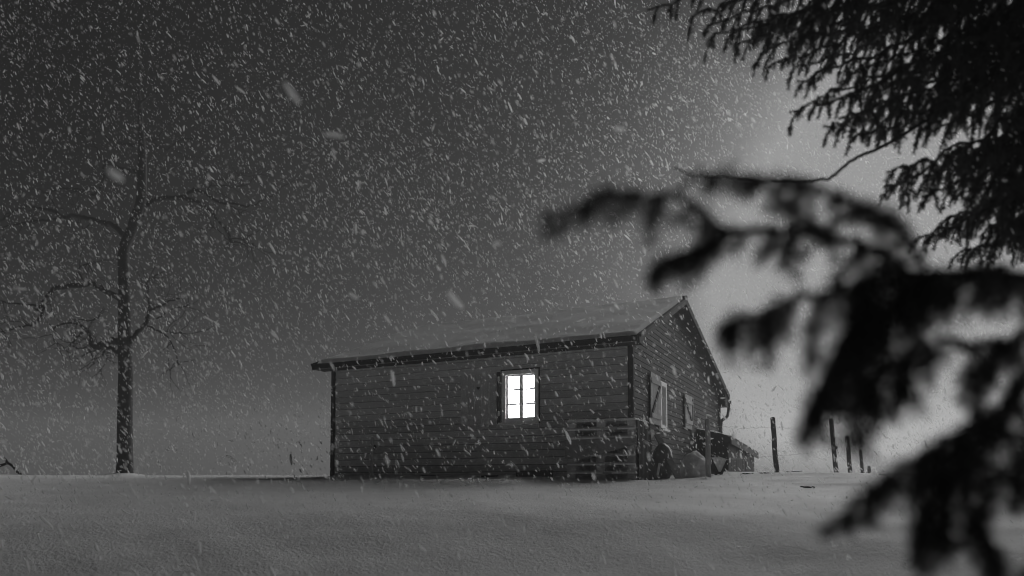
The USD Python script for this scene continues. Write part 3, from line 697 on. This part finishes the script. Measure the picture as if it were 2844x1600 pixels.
# tufts of dead grass poking out of the snow by the fence
def tuft(label, px, py, d, n, h, seed):
    rng = np.random.default_rng(seed); p = at(px, py, d); p[2] = gz_(p) - 0.01
    ms = []
    for k in range(n):
        b0 = p + [rng.normal(0, .05), rng.normal(0, .04), 0]
        e = np.array([rng.normal(0, .05), rng.normal(0, .05), h * rng.uniform(.5, 1)])
        ms.append(tube([b0, b0 + e * .6, b0 + e + [rng.normal(0, .03), 0, -.01]], [.008, .006, .002], 4))
    ms.append(lump(p, (0.07, 0.06, 0.03), seed, 0.3, 2))
    single('grass_tuft', join(ms), TWIG, label, 'grass tuft', 'dead grass tufts by the fence')
tuft('flat dark tuft of dead grass in the snow right of the trough', 2076, 1334, 12.4, 14, .04, 1)
tuft('larger dark tuft of dead grass in the snow below the leaning fence post', 2124, 1330, 12.6, 24, .05, 2)
tuft('dark tuft of dead grass on the crest between the two tall fence posts', 2209, 1313, 14.6, 18, .06, 3)
tuft('lone dark tuft of dead grass further down the slope on the right', 2240, 1376, 9.9, 10, .04, 4)

# ------------------------------------------------------------------ bare tree on the left
TD = 22.0
tree = thing('bare_tree', 'tall bare tree with crooked limbs, alone at the left on the snow', 'tree', (*at(346, 1322, TD)[:2], float(ground(*at(346, 1322, TD)[:2]))))
def c6(x, y): return x / 3.15, 300 + y / 3.15
def c7(x, y): return x / 2.196, 700 + y / 2.196
PXM = TD / FPX
trunk_px = [(346, 1345, 58), (346, 1323, 45), (347, 1290, 42), (347, 1180, 40), (349, 1050, 37), (347, 973, 35), (346, 880, 32), (345, 791, 30), (344, 697, 29), (362, 649, 28), (381, 592, 27), (392, 554, 27), (395, 459, 24), (394, 405, 21), (390, 348, 16), (389, 300, 12), (386, 245, 8), (391, 190, 5), (388, 140, 2)]
tp = crom([at(x, y, TD) for x, y, w in trunk_px], 6)
tr_ = np.interp(np.linspace(0, 1, len(tp)), np.linspace(0, 1, len(trunk_px)), [w * PXM / 2 for x, y, w in trunk_px])
part(tree, 'trunk', tube(tp, tr_, 18, 0.07, 5), BARK, smooth=60)
rt = np.random.default_rng(21)
def limb(paths, w0, w1, seed, twigs=10, tw=(40, 110), up=0.1):
    """One limb with its forks as one part, its fine twigs as its sub-part."""
    rng = np.random.default_rng(seed)
    ms, tips = [], []
    side = rng.choice([-1, 1])
    for n, (pts, a, b) in enumerate(paths):
        ph = rng.uniform(0, 3)
        dd = lambda x: TD + side * 0.9 * math.sin(abs(x - 360) / 130.0 + (ph if n else 0) * 0.15) * min(1, abs(x - 360) / 60)
        c = crom([at(x, y, dd(x)) for x, y in pts], 5)
        c[1:-1] += rng.normal(0, 0.018, c[1:-1].shape)
        ms.append(tube(c, np.linspace(a * 1.3, max(b, 2.4) * 1.3, len(c)) * PXM / 2, 7, 0.12, seed + n))
        tips.append(c)
    ob = part(tree, 'limb', join(ms), BARK, smooth=60)
    tm = []
    for c in tips:
        for k in range(max(5, int(twigs * 0.4))):
            i_ = min(int(len(c) * (1 - rng.random() ** 1.7 * 0.65)), len(c) - 2)
            d = c[i_ + 1] - c[i_]; d /= np.linalg.norm(d) + 1e-9
            w = rng.normal(0, 1, 3); w -= d * (w @ d); w /= np.linalg.norm(w)
            dr = d * rng.uniform(.3, 1) + w * .8 + [0, 0, up]
            ln = rng.uniform(*tw) * PXM
            pts = [c[i_]]
            for s_ in range(5):
                dr = dr + rng.normal(0, .28, 3); dr /= np.linalg.norm(dr)
                pts.append(pts[-1] + dr * ln / 5)
            pts = np.array(pts)
            tm.append(tube(pts, np.linspace(.013, .005, 6), 4, cap=False))
            for s_ in (2, 3, 4):
                e = (pts[s_ + 1] - pts[s_]) / np.linalg.norm(pts[s_ + 1] - pts[s_]) + rng.normal(0, .6, 3)
                e2 = e + rng.normal(0, .3, 3)
                tm.append(tube([pts[s_], pts[s_] + e * ln * .17, pts[s_] + e * ln * .17 + e2 * ln * .16], [.006, .0045, .003], 3, cap=False))
    tag(part(ob, 'twigs', join(tm), TWIG).prim, kind='stuff')
def path(fn, pts, a, b): return ([fn(*p) for p in pts], a, b)
limb([path(c7, [(740, 292), (640, 235), (560, 190), (470, 205), (360, 215), (315, 240), (275, 290), (262, 325), (220, 355)], 13, 5),
      path(c7, [(262, 325), (185, 322), (60, 310), (-20, 300)], 5, 1.6), path(c7, [(275, 300), (250, 390), (210, 440), (120, 460), (0, 490)], 6, 1.8),
      path(c7, [(525, 188), (485, 125), (500, 85), (535, 70), (552, 84)], 3.4, 1.4)], 0, 0, 1, 16)
limb([path(c7, [(745, 565), (690, 540), (640, 555), (590, 580), (565, 575), (555, 530), (545, 485)], 17, 8), path(c7, [(548, 482), (490, 500), (440, 555), (435, 560)], 6, 3.5),
      path(c7, [(545, 485), (480, 440), (400, 435), (340, 460), (320, 500), (350, 570)], 5, 1.5), path(c7, [(530, 480), (480, 430), (460, 415), (560, 415), (620, 390)], 3.5, 1.3),
      path(c7, [(742, 612), (680, 590), (635, 580)], 12, 7), path(c7, [(432, 555), (480, 590), (530, 585), (570, 640), (572, 690)], 3.2, 1.2), path(c7, [(650, 590), (630, 615), (648, 640)], 5, 2.5)], 0, 0, 2, 11)
limb([path(c7, [(790, 555), (840, 490), (890, 430), (905, 390), (912, 360), (950, 340), (1050, 295), (1110, 280)], 11, 2), path(c7, [(908, 355), (905, 280), (895, 265), (905, 220), (895, 190), (920, 160), (1000, 120)], 4.5, 1.3),
      path(c7, [(888, 438), (960, 480), (1010, 500), (1050, 560), (1070, 610), (1090, 690)], 4, 1.5), path(c7, [(960, 482), (1050, 490), (1110, 490)], 2.4, 1.2), path(c7, [(905, 402), (960, 410), (1040, 350), (1160, 320)], 3, 1.2)], 0, 0, 3, 16, (40, 120))
limb([path(c6, [(1075, 1105), (1000, 1025), (900, 1005), (800, 970), (700, 955), (600, 950), (520, 975), (400, 985), (250, 1000), (100, 1030), (0, 1050)], 13, 2.5),
      path(c6, [(540, 955), (490, 910), (440, 900), (380, 885), (280, 865), (180, 880), (80, 945), (-10, 1000)], 9, 2), path(c6, [(480, 905), (470, 830), (430, 770), (415, 700)], 4, 1.2), path(c6, [(800, 975), (770, 1035), (725, 1050), (705, 1010), (670, 1005)], 3, 1.2)], 0, 0, 4, 12)
limb([path(c6, [(1235, 935), (1290, 860), (1380, 800), (1500, 790), (1600, 790), (1680, 805), (1750, 830), (1850, 905), (1910, 980), (1970, 1060), (2005, 1110), (2012, 1168)], 13, 4),
      path(c6, [(1600, 790), (1680, 728), (1730, 720), (1790, 745), (1840, 780), (1930, 830), (2030, 835), (2130, 860), (2210, 850), (2280, 820), (2394, 755)], 8, 1.4), path(c6, [(1800, 748), (1850, 670), (1870, 630), (1970, 625), (2160, 565)], 4, 1.2),
      path(c6, [(1850, 682), (1950, 680), (2050, 695), (2130, 680)], 2.6, 1.2), path(c6, [(1930, 835), (2050, 870), (2110, 940)], 2.6, 1.2), path(c6, [(2010, 1165), (2070, 1135), (2140, 1160)], 3, 1.2), path(c6, [(2012, 1170), (2120, 1178), (2220, 1185)], 3, 1.2), path(c6, [(2000, 1160), (1940, 1090), (1860, 1040)], 2.6, 1.2)], 0, 0, 5, 11)
limb([path(c6, [(1200, 560), (1110, 545), (1020, 510), (960, 470), (900, 445), (870, 420), (850, 350), (800, 280), (700, 215)], 8, 1.8), path(c6, [(910, 450), (905, 560), (905, 650), (870, 710), (820, 765), (780, 755), (750, 720), (650, 710), (560, 700), (480, 720)], 6, 1.5)], 0, 0, 6, 12)
limb([path(c6, [(1190, 335), (1080, 310), (1000, 300), (930, 260), (880, 210), (840, 215)], 8, 2.5), path(c6, [(880, 212), (820, 150), (760, 130)], 3, 1.2)], 0, 0, 7, 12)
limb([path(c6, [(1265, 300), (1330, 290), (1370, 270), (1410, 230), (1430, 190), (1450, 120)], 8, 2.5), path(c6, [(1340, 298), (1390, 340), (1480, 360), (1540, 300), (1620, 275), (1700, 265), (1760, 275), (1800, 325)], 6, 1.6), path(c6, [(1500, 355), (1600, 410), (1650, 450)], 2.5, 1.2)], 0, 0, 8, 12)
limb([([(389, 290), (420, 262), (450, 255), (470, 225)], 6, 1.4), ([(388, 260), (350, 235), (320, 240), (295, 215)], 5, 1.4), ([(390, 205), (420, 170), (425, 140)], 3.5, 1.2), ([(388, 215), (362, 180), (350, 150)], 3.5, 1.2)], 0, 0, 9, 14)

single('fallen_branch', join([tube(crom([at(x, y, 19.0) for x, y in ((-8, 1296), (8, 1291), (22, 1287), (36, 1296), (48, 1311), (64, 1318), (80, 1322))], 5), np.linspace(.04, .025, 31), 8, 0.2, 3),
        tube(crom([at(x, y, 19.0) for x, y in ((22, 1288), (14, 1274), (2, 1268))], 4), np.linspace(.035, .01, 9), 6)]), BARK, 'dark fallen branch lying on the snow at the far left', 'branch', smooth=60)

# ------------------------------------------------------------------ spruces at the right
def needles(segs, rng, per_m, ln, wd):
    """Flat needles round the segments [(p, q)], each two triangles."""
    P, Q = np.array([s_[0] for s_ in segs]), np.array([s_[1] for s_ in segs])
    lens = np.linalg.norm(Q - P, axis=1)
    cnt = np.maximum(1, rng.poisson(lens * per_m))
    k = np.repeat(np.arange(len(P)), cnt); n = len(k)
    t = rng.random(n)[:, None]
    o = P[k] * (1 - t) + Q[k] * t
    d = (Q - P)[k]; d /= np.linalg.norm(d, axis=1, keepdims=True) + 1e-9
    w = rng.normal(0, 1, (n, 3)); w -= d * (w * d).sum(1, keepdims=True); w /= np.linalg.norm(w, axis=1, keepdims=True) + 1e-9
    fw = rng.uniform(.35, .95, n)[:, None]
    u = d * fw + w * 0.8; u[:, 2] -= 0.12
    u /= np.linalg.norm(u, axis=1, keepdims=True)
    s_ = np.cross(u, rng.normal(0, 1, (n, 3))); s_ /= np.linalg.norm(s_, axis=1, keepdims=True) + 1e-9
    L_ = (ln * rng.uniform(.7, 1.15, n))[:, None]; Wd_ = wd * rng.uniform(.8, 1.2, n)[:, None]
    v = np.stack([o - s_ * Wd_ * .3, o + u * L_ * .5 + s_ * Wd_ * .5, o + u * L_, o + u * L_ * .5 - s_ * Wd_ * .5], 1).reshape(-1, 3)
    b = np.arange(n)[:, None] * 4
    return v, np.vstack([b + [0, 1, 2], b + [0, 2, 3]])

def spruce_branch(tree_, pts, d, r0, twig_px, n, droop, seed, ln, wd, per_m, spread=1.0, sub=5, bare=0.0):
    """A limb through pixel-read points at depth d (d may vary along it), hung with twigs that carry the needles."""
    rng = np.random.default_rng(seed)
    ds = np.interp(np.linspace(0, 1, len(pts)), np.linspace(0, 1, len(np.atleast_1d(d))), np.atleast_1d(d))
    c = crom([at(x, y, q_) for (x, y), q_ in zip(pts, ds)], 7)
    c[1:-1] += rng.normal(0, (0.004 if bare >= 0 else 0.0006) * ds.mean(), c[1:-1].shape); bare = max(bare, 0.0)
    ob = part(tree_, 'branch', tube(c, np.linspace(r0, r0 * 0.25, len(c)), 7, 0.1, seed), TWIG, smooth=60)
    cum = np.concatenate([[0], np.cumsum(np.linalg.norm(np.diff(c, axis=0), axis=1))]); tot = cum[-1]
    mpx = ds.mean() / FPX
    segs, wood_ = [], []
    ci = np.stack([np.interp(np.linspace(bare, 1, 60) * tot, cum, c[:, k]) for k in range(3)], 1)
    segs += [(ci[k], ci[k + 1]) for k in range(len(ci) - 1)]
    for k in range(n):
        f_ = bare + (1 - bare) * ((k + rng.random()) / n)
        p = np.array([np.interp(f_ * tot, cum, c[:, q_]) for q_ in range(3)])
        p2 = np.array([np.interp(min(f_ * tot + 0.02, tot), cum, c[:, q_]) for q_ in range(3)]); p1 = np.array([np.interp(max(f_ * tot - 0.02, 0), cum, c[:, q_]) for q_ in range(3)])
        fd = (p2 - p1) / (np.linalg.norm(p2 - p1) + 1e-9)
        sd = np.cross(fd, UP); sd /= np.linalg.norm(sd) + 1e-9
        sg = 1 if k % 2 else -1
        tl = np.interp(f_, np.linspace(0, 1, len(twig_px)), twig_px) * mpx * rng.uniform(.6, 1.2)
        dr = fd * rng.uniform(.35, .9) + sd * sg * spread * rng.uniform(.3, .9) + UP * rng.normal(0, .2)
        q_, m_ = [p], 5
        for s_ in range(m_):
            dr = dr / np.linalg.norm(dr) + np.array([0, 0, -droop * 0.45]) + rng.normal(0, .07, 3)
            dr /= np.linalg.norm(dr)
            q_.append(q_[-1] + dr * tl / m_)
        q_ = np.array(q_)
        wood_.append(tube(q_, np.linspace(0.0022, 0.0009, m_ + 1) * max(1, ds.mean() * .5), 4, cap=False))
        segs += [(q_[s_], q_[s_ + 1]) for s_ in range(m_)]
        for s_ in range(sub):
            fr = rng.uniform(.15, .85); b0 = q_[int(fr * m_)]
            e = (q_[int(fr * m_) + 1] - b0); e /= np.linalg.norm(e)
            w = rng.normal(0, 1, 3); w -= e * (w @ e); w /= np.linalg.norm(w)
            e1 = e * .7 + w * .7 + np.array([0, 0, -droop * .4]); e1 /= np.linalg.norm(e1)
            l2 = tl * rng.uniform(.25, .5) * (1.1 - fr)
            e2 = e1 + np.array([0, 0, -droop * .4]); e2 /= np.linalg.norm(e2)
            b1 = b0 + e1 * l2 * .5; b2 = b1 + e2 * l2 * .5
            segs += [(b0, b1), (b1, b2)]
    tag(part(ob, 'twigs', join(wood_), TWIG).prim, kind='stuff')
    tag(part(ob, 'needles', needles(segs, rng, per_m, ln, wd), NEEDLE).prim, kind='stuff')

N_LN, N_WD, N_NEAR = 0.025, 0.0017, 0.82
near = thing('near_spruce', 'near dark spruce at the right, its drooping branches out of focus', 'tree', (1.15, 1.30, float(ground(1.15, 1.30))))
nt_ = np.array([[1.15, 1.30, float(ground(1.15, 1.3)) - 0.2], [1.15, 1.30, 1.0], [1.16, 1.31, 2.2], [1.15, 1.32, 3.4], [1.16, 1.32, 5.2]])
part(near, 'trunk', tube(crom(nt_, 8), np.linspace(.15, .05, 33), 14, .1, 2), BARK, smooth=60)
def z1(x, y): return 1480 + x / 1.8886, 400 + y / 1.8886
def z2(x, y): return 2200 + x / 2.07, 900 + y / 2.07
NB = lambda fn, pts, d, r0, tw, n, droop, seed, pm=1250, sp=0.8, sub=4: spruce_branch(near, [fn(*p) for p in pts], np.array(d) * N_NEAR, r0, [t * (1.3 if seed < 37 else 1.1) for t in tw], int(n * (0.85 if seed < 37 else 0.55)), droop, seed, N_LN, N_WD, pm, sp, sub)
NB(z1, [(3100, 700), (2576, 700), (2250, 690), (2000, 700), (1800, 560), (1560, 480), (1300, 455), (1000, 440), (800, 310), (600, 270), (380, 270), (200, 350), (80, 385)], [1.5, 1.35, 1.2, 1.25], .009, [150, 150, 130, 120, 100, 90, 40], 46, .9, 31)
NB(z1, [(2050, 640), (1950, 480), (1850, 400), (1600, 270), (1300, 190), (1050, 170), (860, 165)], [1.25, 1.3, 1.2], .005, [150, 130, 90, 60, 40], 24, .55, 32)
NB(z1, [(1050, 450), (900, 520), (800, 570), (700, 620), (620, 665)], [1.25, 1.2], .004, [110, 90, 70, 40], 14, .8, 33)
NB(z1, [(1560, 480), (1450, 420), (1350, 340), (1250, 260)], [1.3, 1.25], .004, [60, 50, 30], 9, .6, 34)
NB(z1, [(2150, 680), (1900, 690), (1700, 740), (1450, 790), (1250, 850), (1100, 910), (1010, 955)], [1.25, 1.15, 1.2], .006, [170, 170, 170, 130, 60], 28, 1.25, 35)
NB(z1, [(2576, 690), (2400, 660), (2250, 680), (2120, 700), (1980, 760), (1850, 900), (1780, 1000)], [1.3, 1.2, 1.15], .006, [150, 150, 140, 120], 26, 1.0, 36)
NB(z1, [(1900, 700), (1750, 850), (1650, 1000), (1590, 1150), (1520, 1260), (1480, 1330)], [1.2, 1.12, 1.15], .006, [190, 180, 160, 120, 70], 26, 1.3, 37)
NB(z2, [(420, -150), (330, 60), (270, 250), (200, 380), (140, 480), (120, 560)], [1.2, 1.15], .005, [170, 160, 150, 120, 60], 22, 1.3, 38)
NB(z2, [(560, -60), (480, 120), (430, 300), (400, 450), (380, 600), (372, 690)], [1.22, 1.15], .004, [120, 120, 110, 90, 50], 16, 1.3, 39)
NB(z2, [(1700, -40), (1333, 70), (1180, 110), (1050, 130), (900, 90), (720, 130), (580, 230), (440, 330), (380, 400)], [1.4, 1.25, 1.2], .007, [150, 150, 140, 140, 130, 80], 34, 1.2, 40)
NB(z2, [(1333, 120), (1150, 180), (1050, 330), (1080, 480), (1020, 600)], [1.3, 1.25], .005, [100, 110, 110, 80], 16, 1.0, 41)
NB(z2, [(1500, 250), (1320, 330), (1220, 480), (1120, 560), (980, 620), (860, 680), (740, 760), (600, 860), (450, 950), (300, 1080), (170, 1195)], [1.35, 1.2, 1.15, 1.2], .008, [150, 160, 160, 150, 120, 90, 30], 44, 1.0, 42)
NB(z2, [(1000, 610), (880, 750), (800, 900), (760, 1050), (740, 1200), (730, 1270)], [1.2, 1.12], .005, [150, 150, 140, 120, 60], 22, 1.3, 43)
NB(z2, [(1250, 500), (1150, 700), (1100, 900), (1080, 1080), (1110, 1250), (1170, 1360)], [1.25, 1.15], .006, [180, 180, 170, 150, 80], 28, 1.3, 44)
NB(z2, [(1500, 450), (1400, 600), (1330, 760), (1290, 880), (1280, 980)], [1.3, 1.2], .006, [170, 160, 140, 70], 20, 1.2, 45)
NB(z2, [(700, 130), (640, 260), (620, 380), (600, 470)], [1.22, 1.18], .004, [110, 110, 90, 50], 11, 1.3, 46)
NB(z2, [(980, 620), (940, 820), (900, 1000), (880, 1160), (880, 1260)], [1.18, 1.12], .005, [150, 150, 130, 60], 18, 1.3, 47)
NB(z2, [(1700, 1330), (1450, 1400), (1330, 1450)], [1.3, 1.2], .005, [110, 90, 50], 9, .8, 48)

far = thing('far_spruce', 'tall spruce hanging in from the upper right corner, behind the near one', 'tree', (3.75, 4.35, float(ground(3.75, 4.35))))
ft_ = np.array([[3.75, 4.35, float(ground(3.75, 4.35)) - 0.3], [3.75, 4.35, 2.0], [3.77, 4.36, 4.5], [3.76, 4.37, 7.5], [3.77, 4.37, 9.0]])
part(far, 'trunk', tube(crom(ft_, 8), np.linspace(.2, .07, 33), 14, .1, 3), BARK, smooth=60)
rf = np.random.default_rng(77)
tips = [(1800, 28, 4.0), (1925, 45, 4.3), (1975, 110, 4.0), (2050, 120, 3.8), (2150, 175, 4.0), (2215, 225, 3.9), (2300, 120, 4.6), (2195, 310, 3.8), (2290, 350, 3.7), (2365, 385, 3.9), (2430, 345, 4.3),
        (2465, 480, 3.8), (2470, 515, 4.0), (2560, 545, 3.7), (2590, 470, 4.3), (2570, 655, 3.8), (2680, 690, 4.0), (2670, 530, 3.7), (2740, 635, 4.1), (2820, 610, 3.8), (2850, 640, 4.2), (2700, 420, 4.6), (2600, 300, 3.6), (2760, 330, 4.4), (2520, 180, 3.7), (2650, 150, 4.5), (2420, 250, 4.5),
        (2000, 20, 4.1), (2100, 60, 4.4), (2200, 110, 3.7), (2350, 200, 3.9), (2400, 310, 4.1), (2500, 60, 4.0), (2560, 360, 3.9), (2600, 20, 3.8), (2640, 240, 4.2), (2700, 60, 3.9), (2720, 160, 3.7), (2780, 230, 4.0), (2800, 420, 3.8), (2640, 430, 4.1), (2780, 520, 4.0), (2560, 130, 4.2),
        (1965, 70, 4.3), (2030, 95, 3.9), (2110, 150, 4.2), (2180, 60, 4.0), (2250, 175, 4.3), (2290, 50, 4.4), (2270, 270, 4.1), (2330, 330, 4.3), (2380, 90, 3.9), (2640, 600, 4.3), (2750, 560, 3.9)]
for k, (x, y, d) in enumerate(tips):
    ln_ = 3170 - x
    rise = 0.42 * ln_ * rf.uniform(.85, 1.1)
    pts = [(x + ln_, y - rise), (x + ln_ * .7, y - rise * .78), (x + ln_ * .42, y - rise * .42), (x + ln_ * .18, y - rise * .15), (x, y)]
    spruce_branch(far, pts, [4.35, d + .1, d], .013, [230, 210, 160, 120, 65], 38, 0.95, 100 + k, 0.021, 0.0026, 1300, 0.9, 6)
spruce_branch(far, [(2840, 150), (2640, 290), (2465, 400), (2380, 437), (2317, 487), (2274, 500), (2115, 500), (2010, 490), (1930, 487), (1869, 466)], [4.2, 3.6, 3.1, 3.0], .011, [120, 40, 4, 3], 6, .8, 140, 0.016, 0.002, 300, .6, 2, bare=-1.0)

# ------------------------------------------------------------------ falling snow
rn = np.random.default_rng(5)
inst = UsdGeom.PointInstancer.Define(stage, '/World/falling_snow')
tag(inst.GetPrim(), 'wind-driven snowflakes filling the air in front of everything', 'snowfall', kind='stuff')
protos = []
for k in range(6):
    m = trimesh.creation.icosphere(1, 1.0)
    v = np.array(m.vertices)
    v = v * (0.75 + 0.5 * meshkit.noise(v * 1.7 + k * 9.1, k))[:, None]
    v[:, 0] *= (2.4, 3.4, 4.2, 4.8, 3.0, 5.4)[k]
    v[:, 1] += 0.25 * np.sin(v[:, 0] * 0.7 + k)
    v *= 0.5                                          # a flake one unit thick
    p = '/World/falling_snow/snowflake_%03d' % k if k else '/World/falling_snow/snowflake'
    usdkit.mesh(stage, p, (v, np.array(m.faces)), FLAKE, True)
    protos.append(Sdf.Path(p))
inst.CreatePrototypesRel().SetTargets(protos)
NF = 190000
d = 3.3 + 27.0 * rn.random(NF) ** 1.15
px, py = rn.uniform(-0.98, 0.98, NF), rn.uniform(-0.24, 0.86, NF)
pos = np.stack([px * d, d, py * d + EYE], 1)
size = 0.00150 * np.exp(rn.normal(0, 0.52, NF)) * d ** 0.66 * np.interp(py, [-0.15, 0.0, 0.3, 0.7], [1.3, 1.15, 0.92, 0.74])
angv = np.radians(-62 + rn.normal(0, 13, NF))
dirs = np.stack([np.cos(angv), rn.normal(0, .35, NF), np.sin(angv)], 1)
odd = rn.random(NF) < 0.08
dirs[odd] = rn.normal(0, 1, (odd.sum(), 3))
big = [(1145, 755, 2.2, .024, -50), (890, 745, 2.6, .012, -30), (1250, 612, 2.2, .012, -12), (735, 235, 1.7, .015, -55), (290, 440, 1.6, .017, -35), (840, 340, 1.9, .010, -5), (1560, 325, 1.9, .010, 5), (1290, 805, 2.2, .009, -10)]
for x, y, d_, s_, an in big:
    pos = np.vstack([pos, at(x * 1.104, y * 1.104, d_)]); size = np.append(size, s_); an = math.radians(an); dirs = np.vstack([dirs, [math.cos(an), .1, math.sin(an)]])
dirs /= np.linalg.norm(dirs, axis=1, keepdims=True)
ok = pos[:, 2] > ground(pos[:, 0], pos[:, 1], False) + 0.03
loc = pos - HC
inside = ((loc @ A) > -0.3) & ((loc @ A) < L + 0.4) & ((loc @ B) > -0.4) & ((loc @ B) < W + 0.6) & (loc[:, 2] < 4.2)
inside |= ((loc @ A) > L - 0.5) & ((loc @ A) < L + 4.0) & ((loc @ B) > -2.0) & ((loc @ B) < W) & (loc[:, 2] < 1.2)      # flakes in the hut shadow left out, since they show dark
gust = meshkit.fbm(pos * [0.35, 0.35, 0.5] + 40, 3, 17)
ok &= ~inside & ((rn.random(len(pos)) < np.clip((gust - 0.25) / 0.35, 0.3, 1)) | (np.arange(len(pos)) >= NF))
pos, size, dirs = pos[ok], size[ok], dirs[ok]
half = np.stack([1 + dirs[:, 0], np.zeros(len(dirs)), -dirs[:, 2], dirs[:, 1]], 1)     # shortest turn from +x
half /= np.linalg.norm(half, axis=1, keepdims=True)
inst.CreateProtoIndicesAttr(Vt.IntArray.FromNumpy(rn.integers(0, 6, len(pos)).astype(np.int32)))
inst.CreatePositionsAttr(Vt.Vec3fArray.FromNumpy(pos.astype(np.float32)))
inst.CreateScalesAttr(Vt.Vec3fArray.FromNumpy(np.repeat(size[:, None], 3, 1).astype(np.float32)))
inst.CreateOrientationsAttr(Vt.QuathArray([Gf.Quath(float(a), float(b), float(c), float(e)) for a, b, c, e in half]))

# ------------------------------------------------------------------ the snowy air
hz = trimesh.creation.box(bounds=[[-175, -175, -16.5 + EYE], [175, 175, 14.5 + EYE]])
single('haze', hz, HAZE, 'pale snowy air thickening with distance', 'haze', kind='stuff')
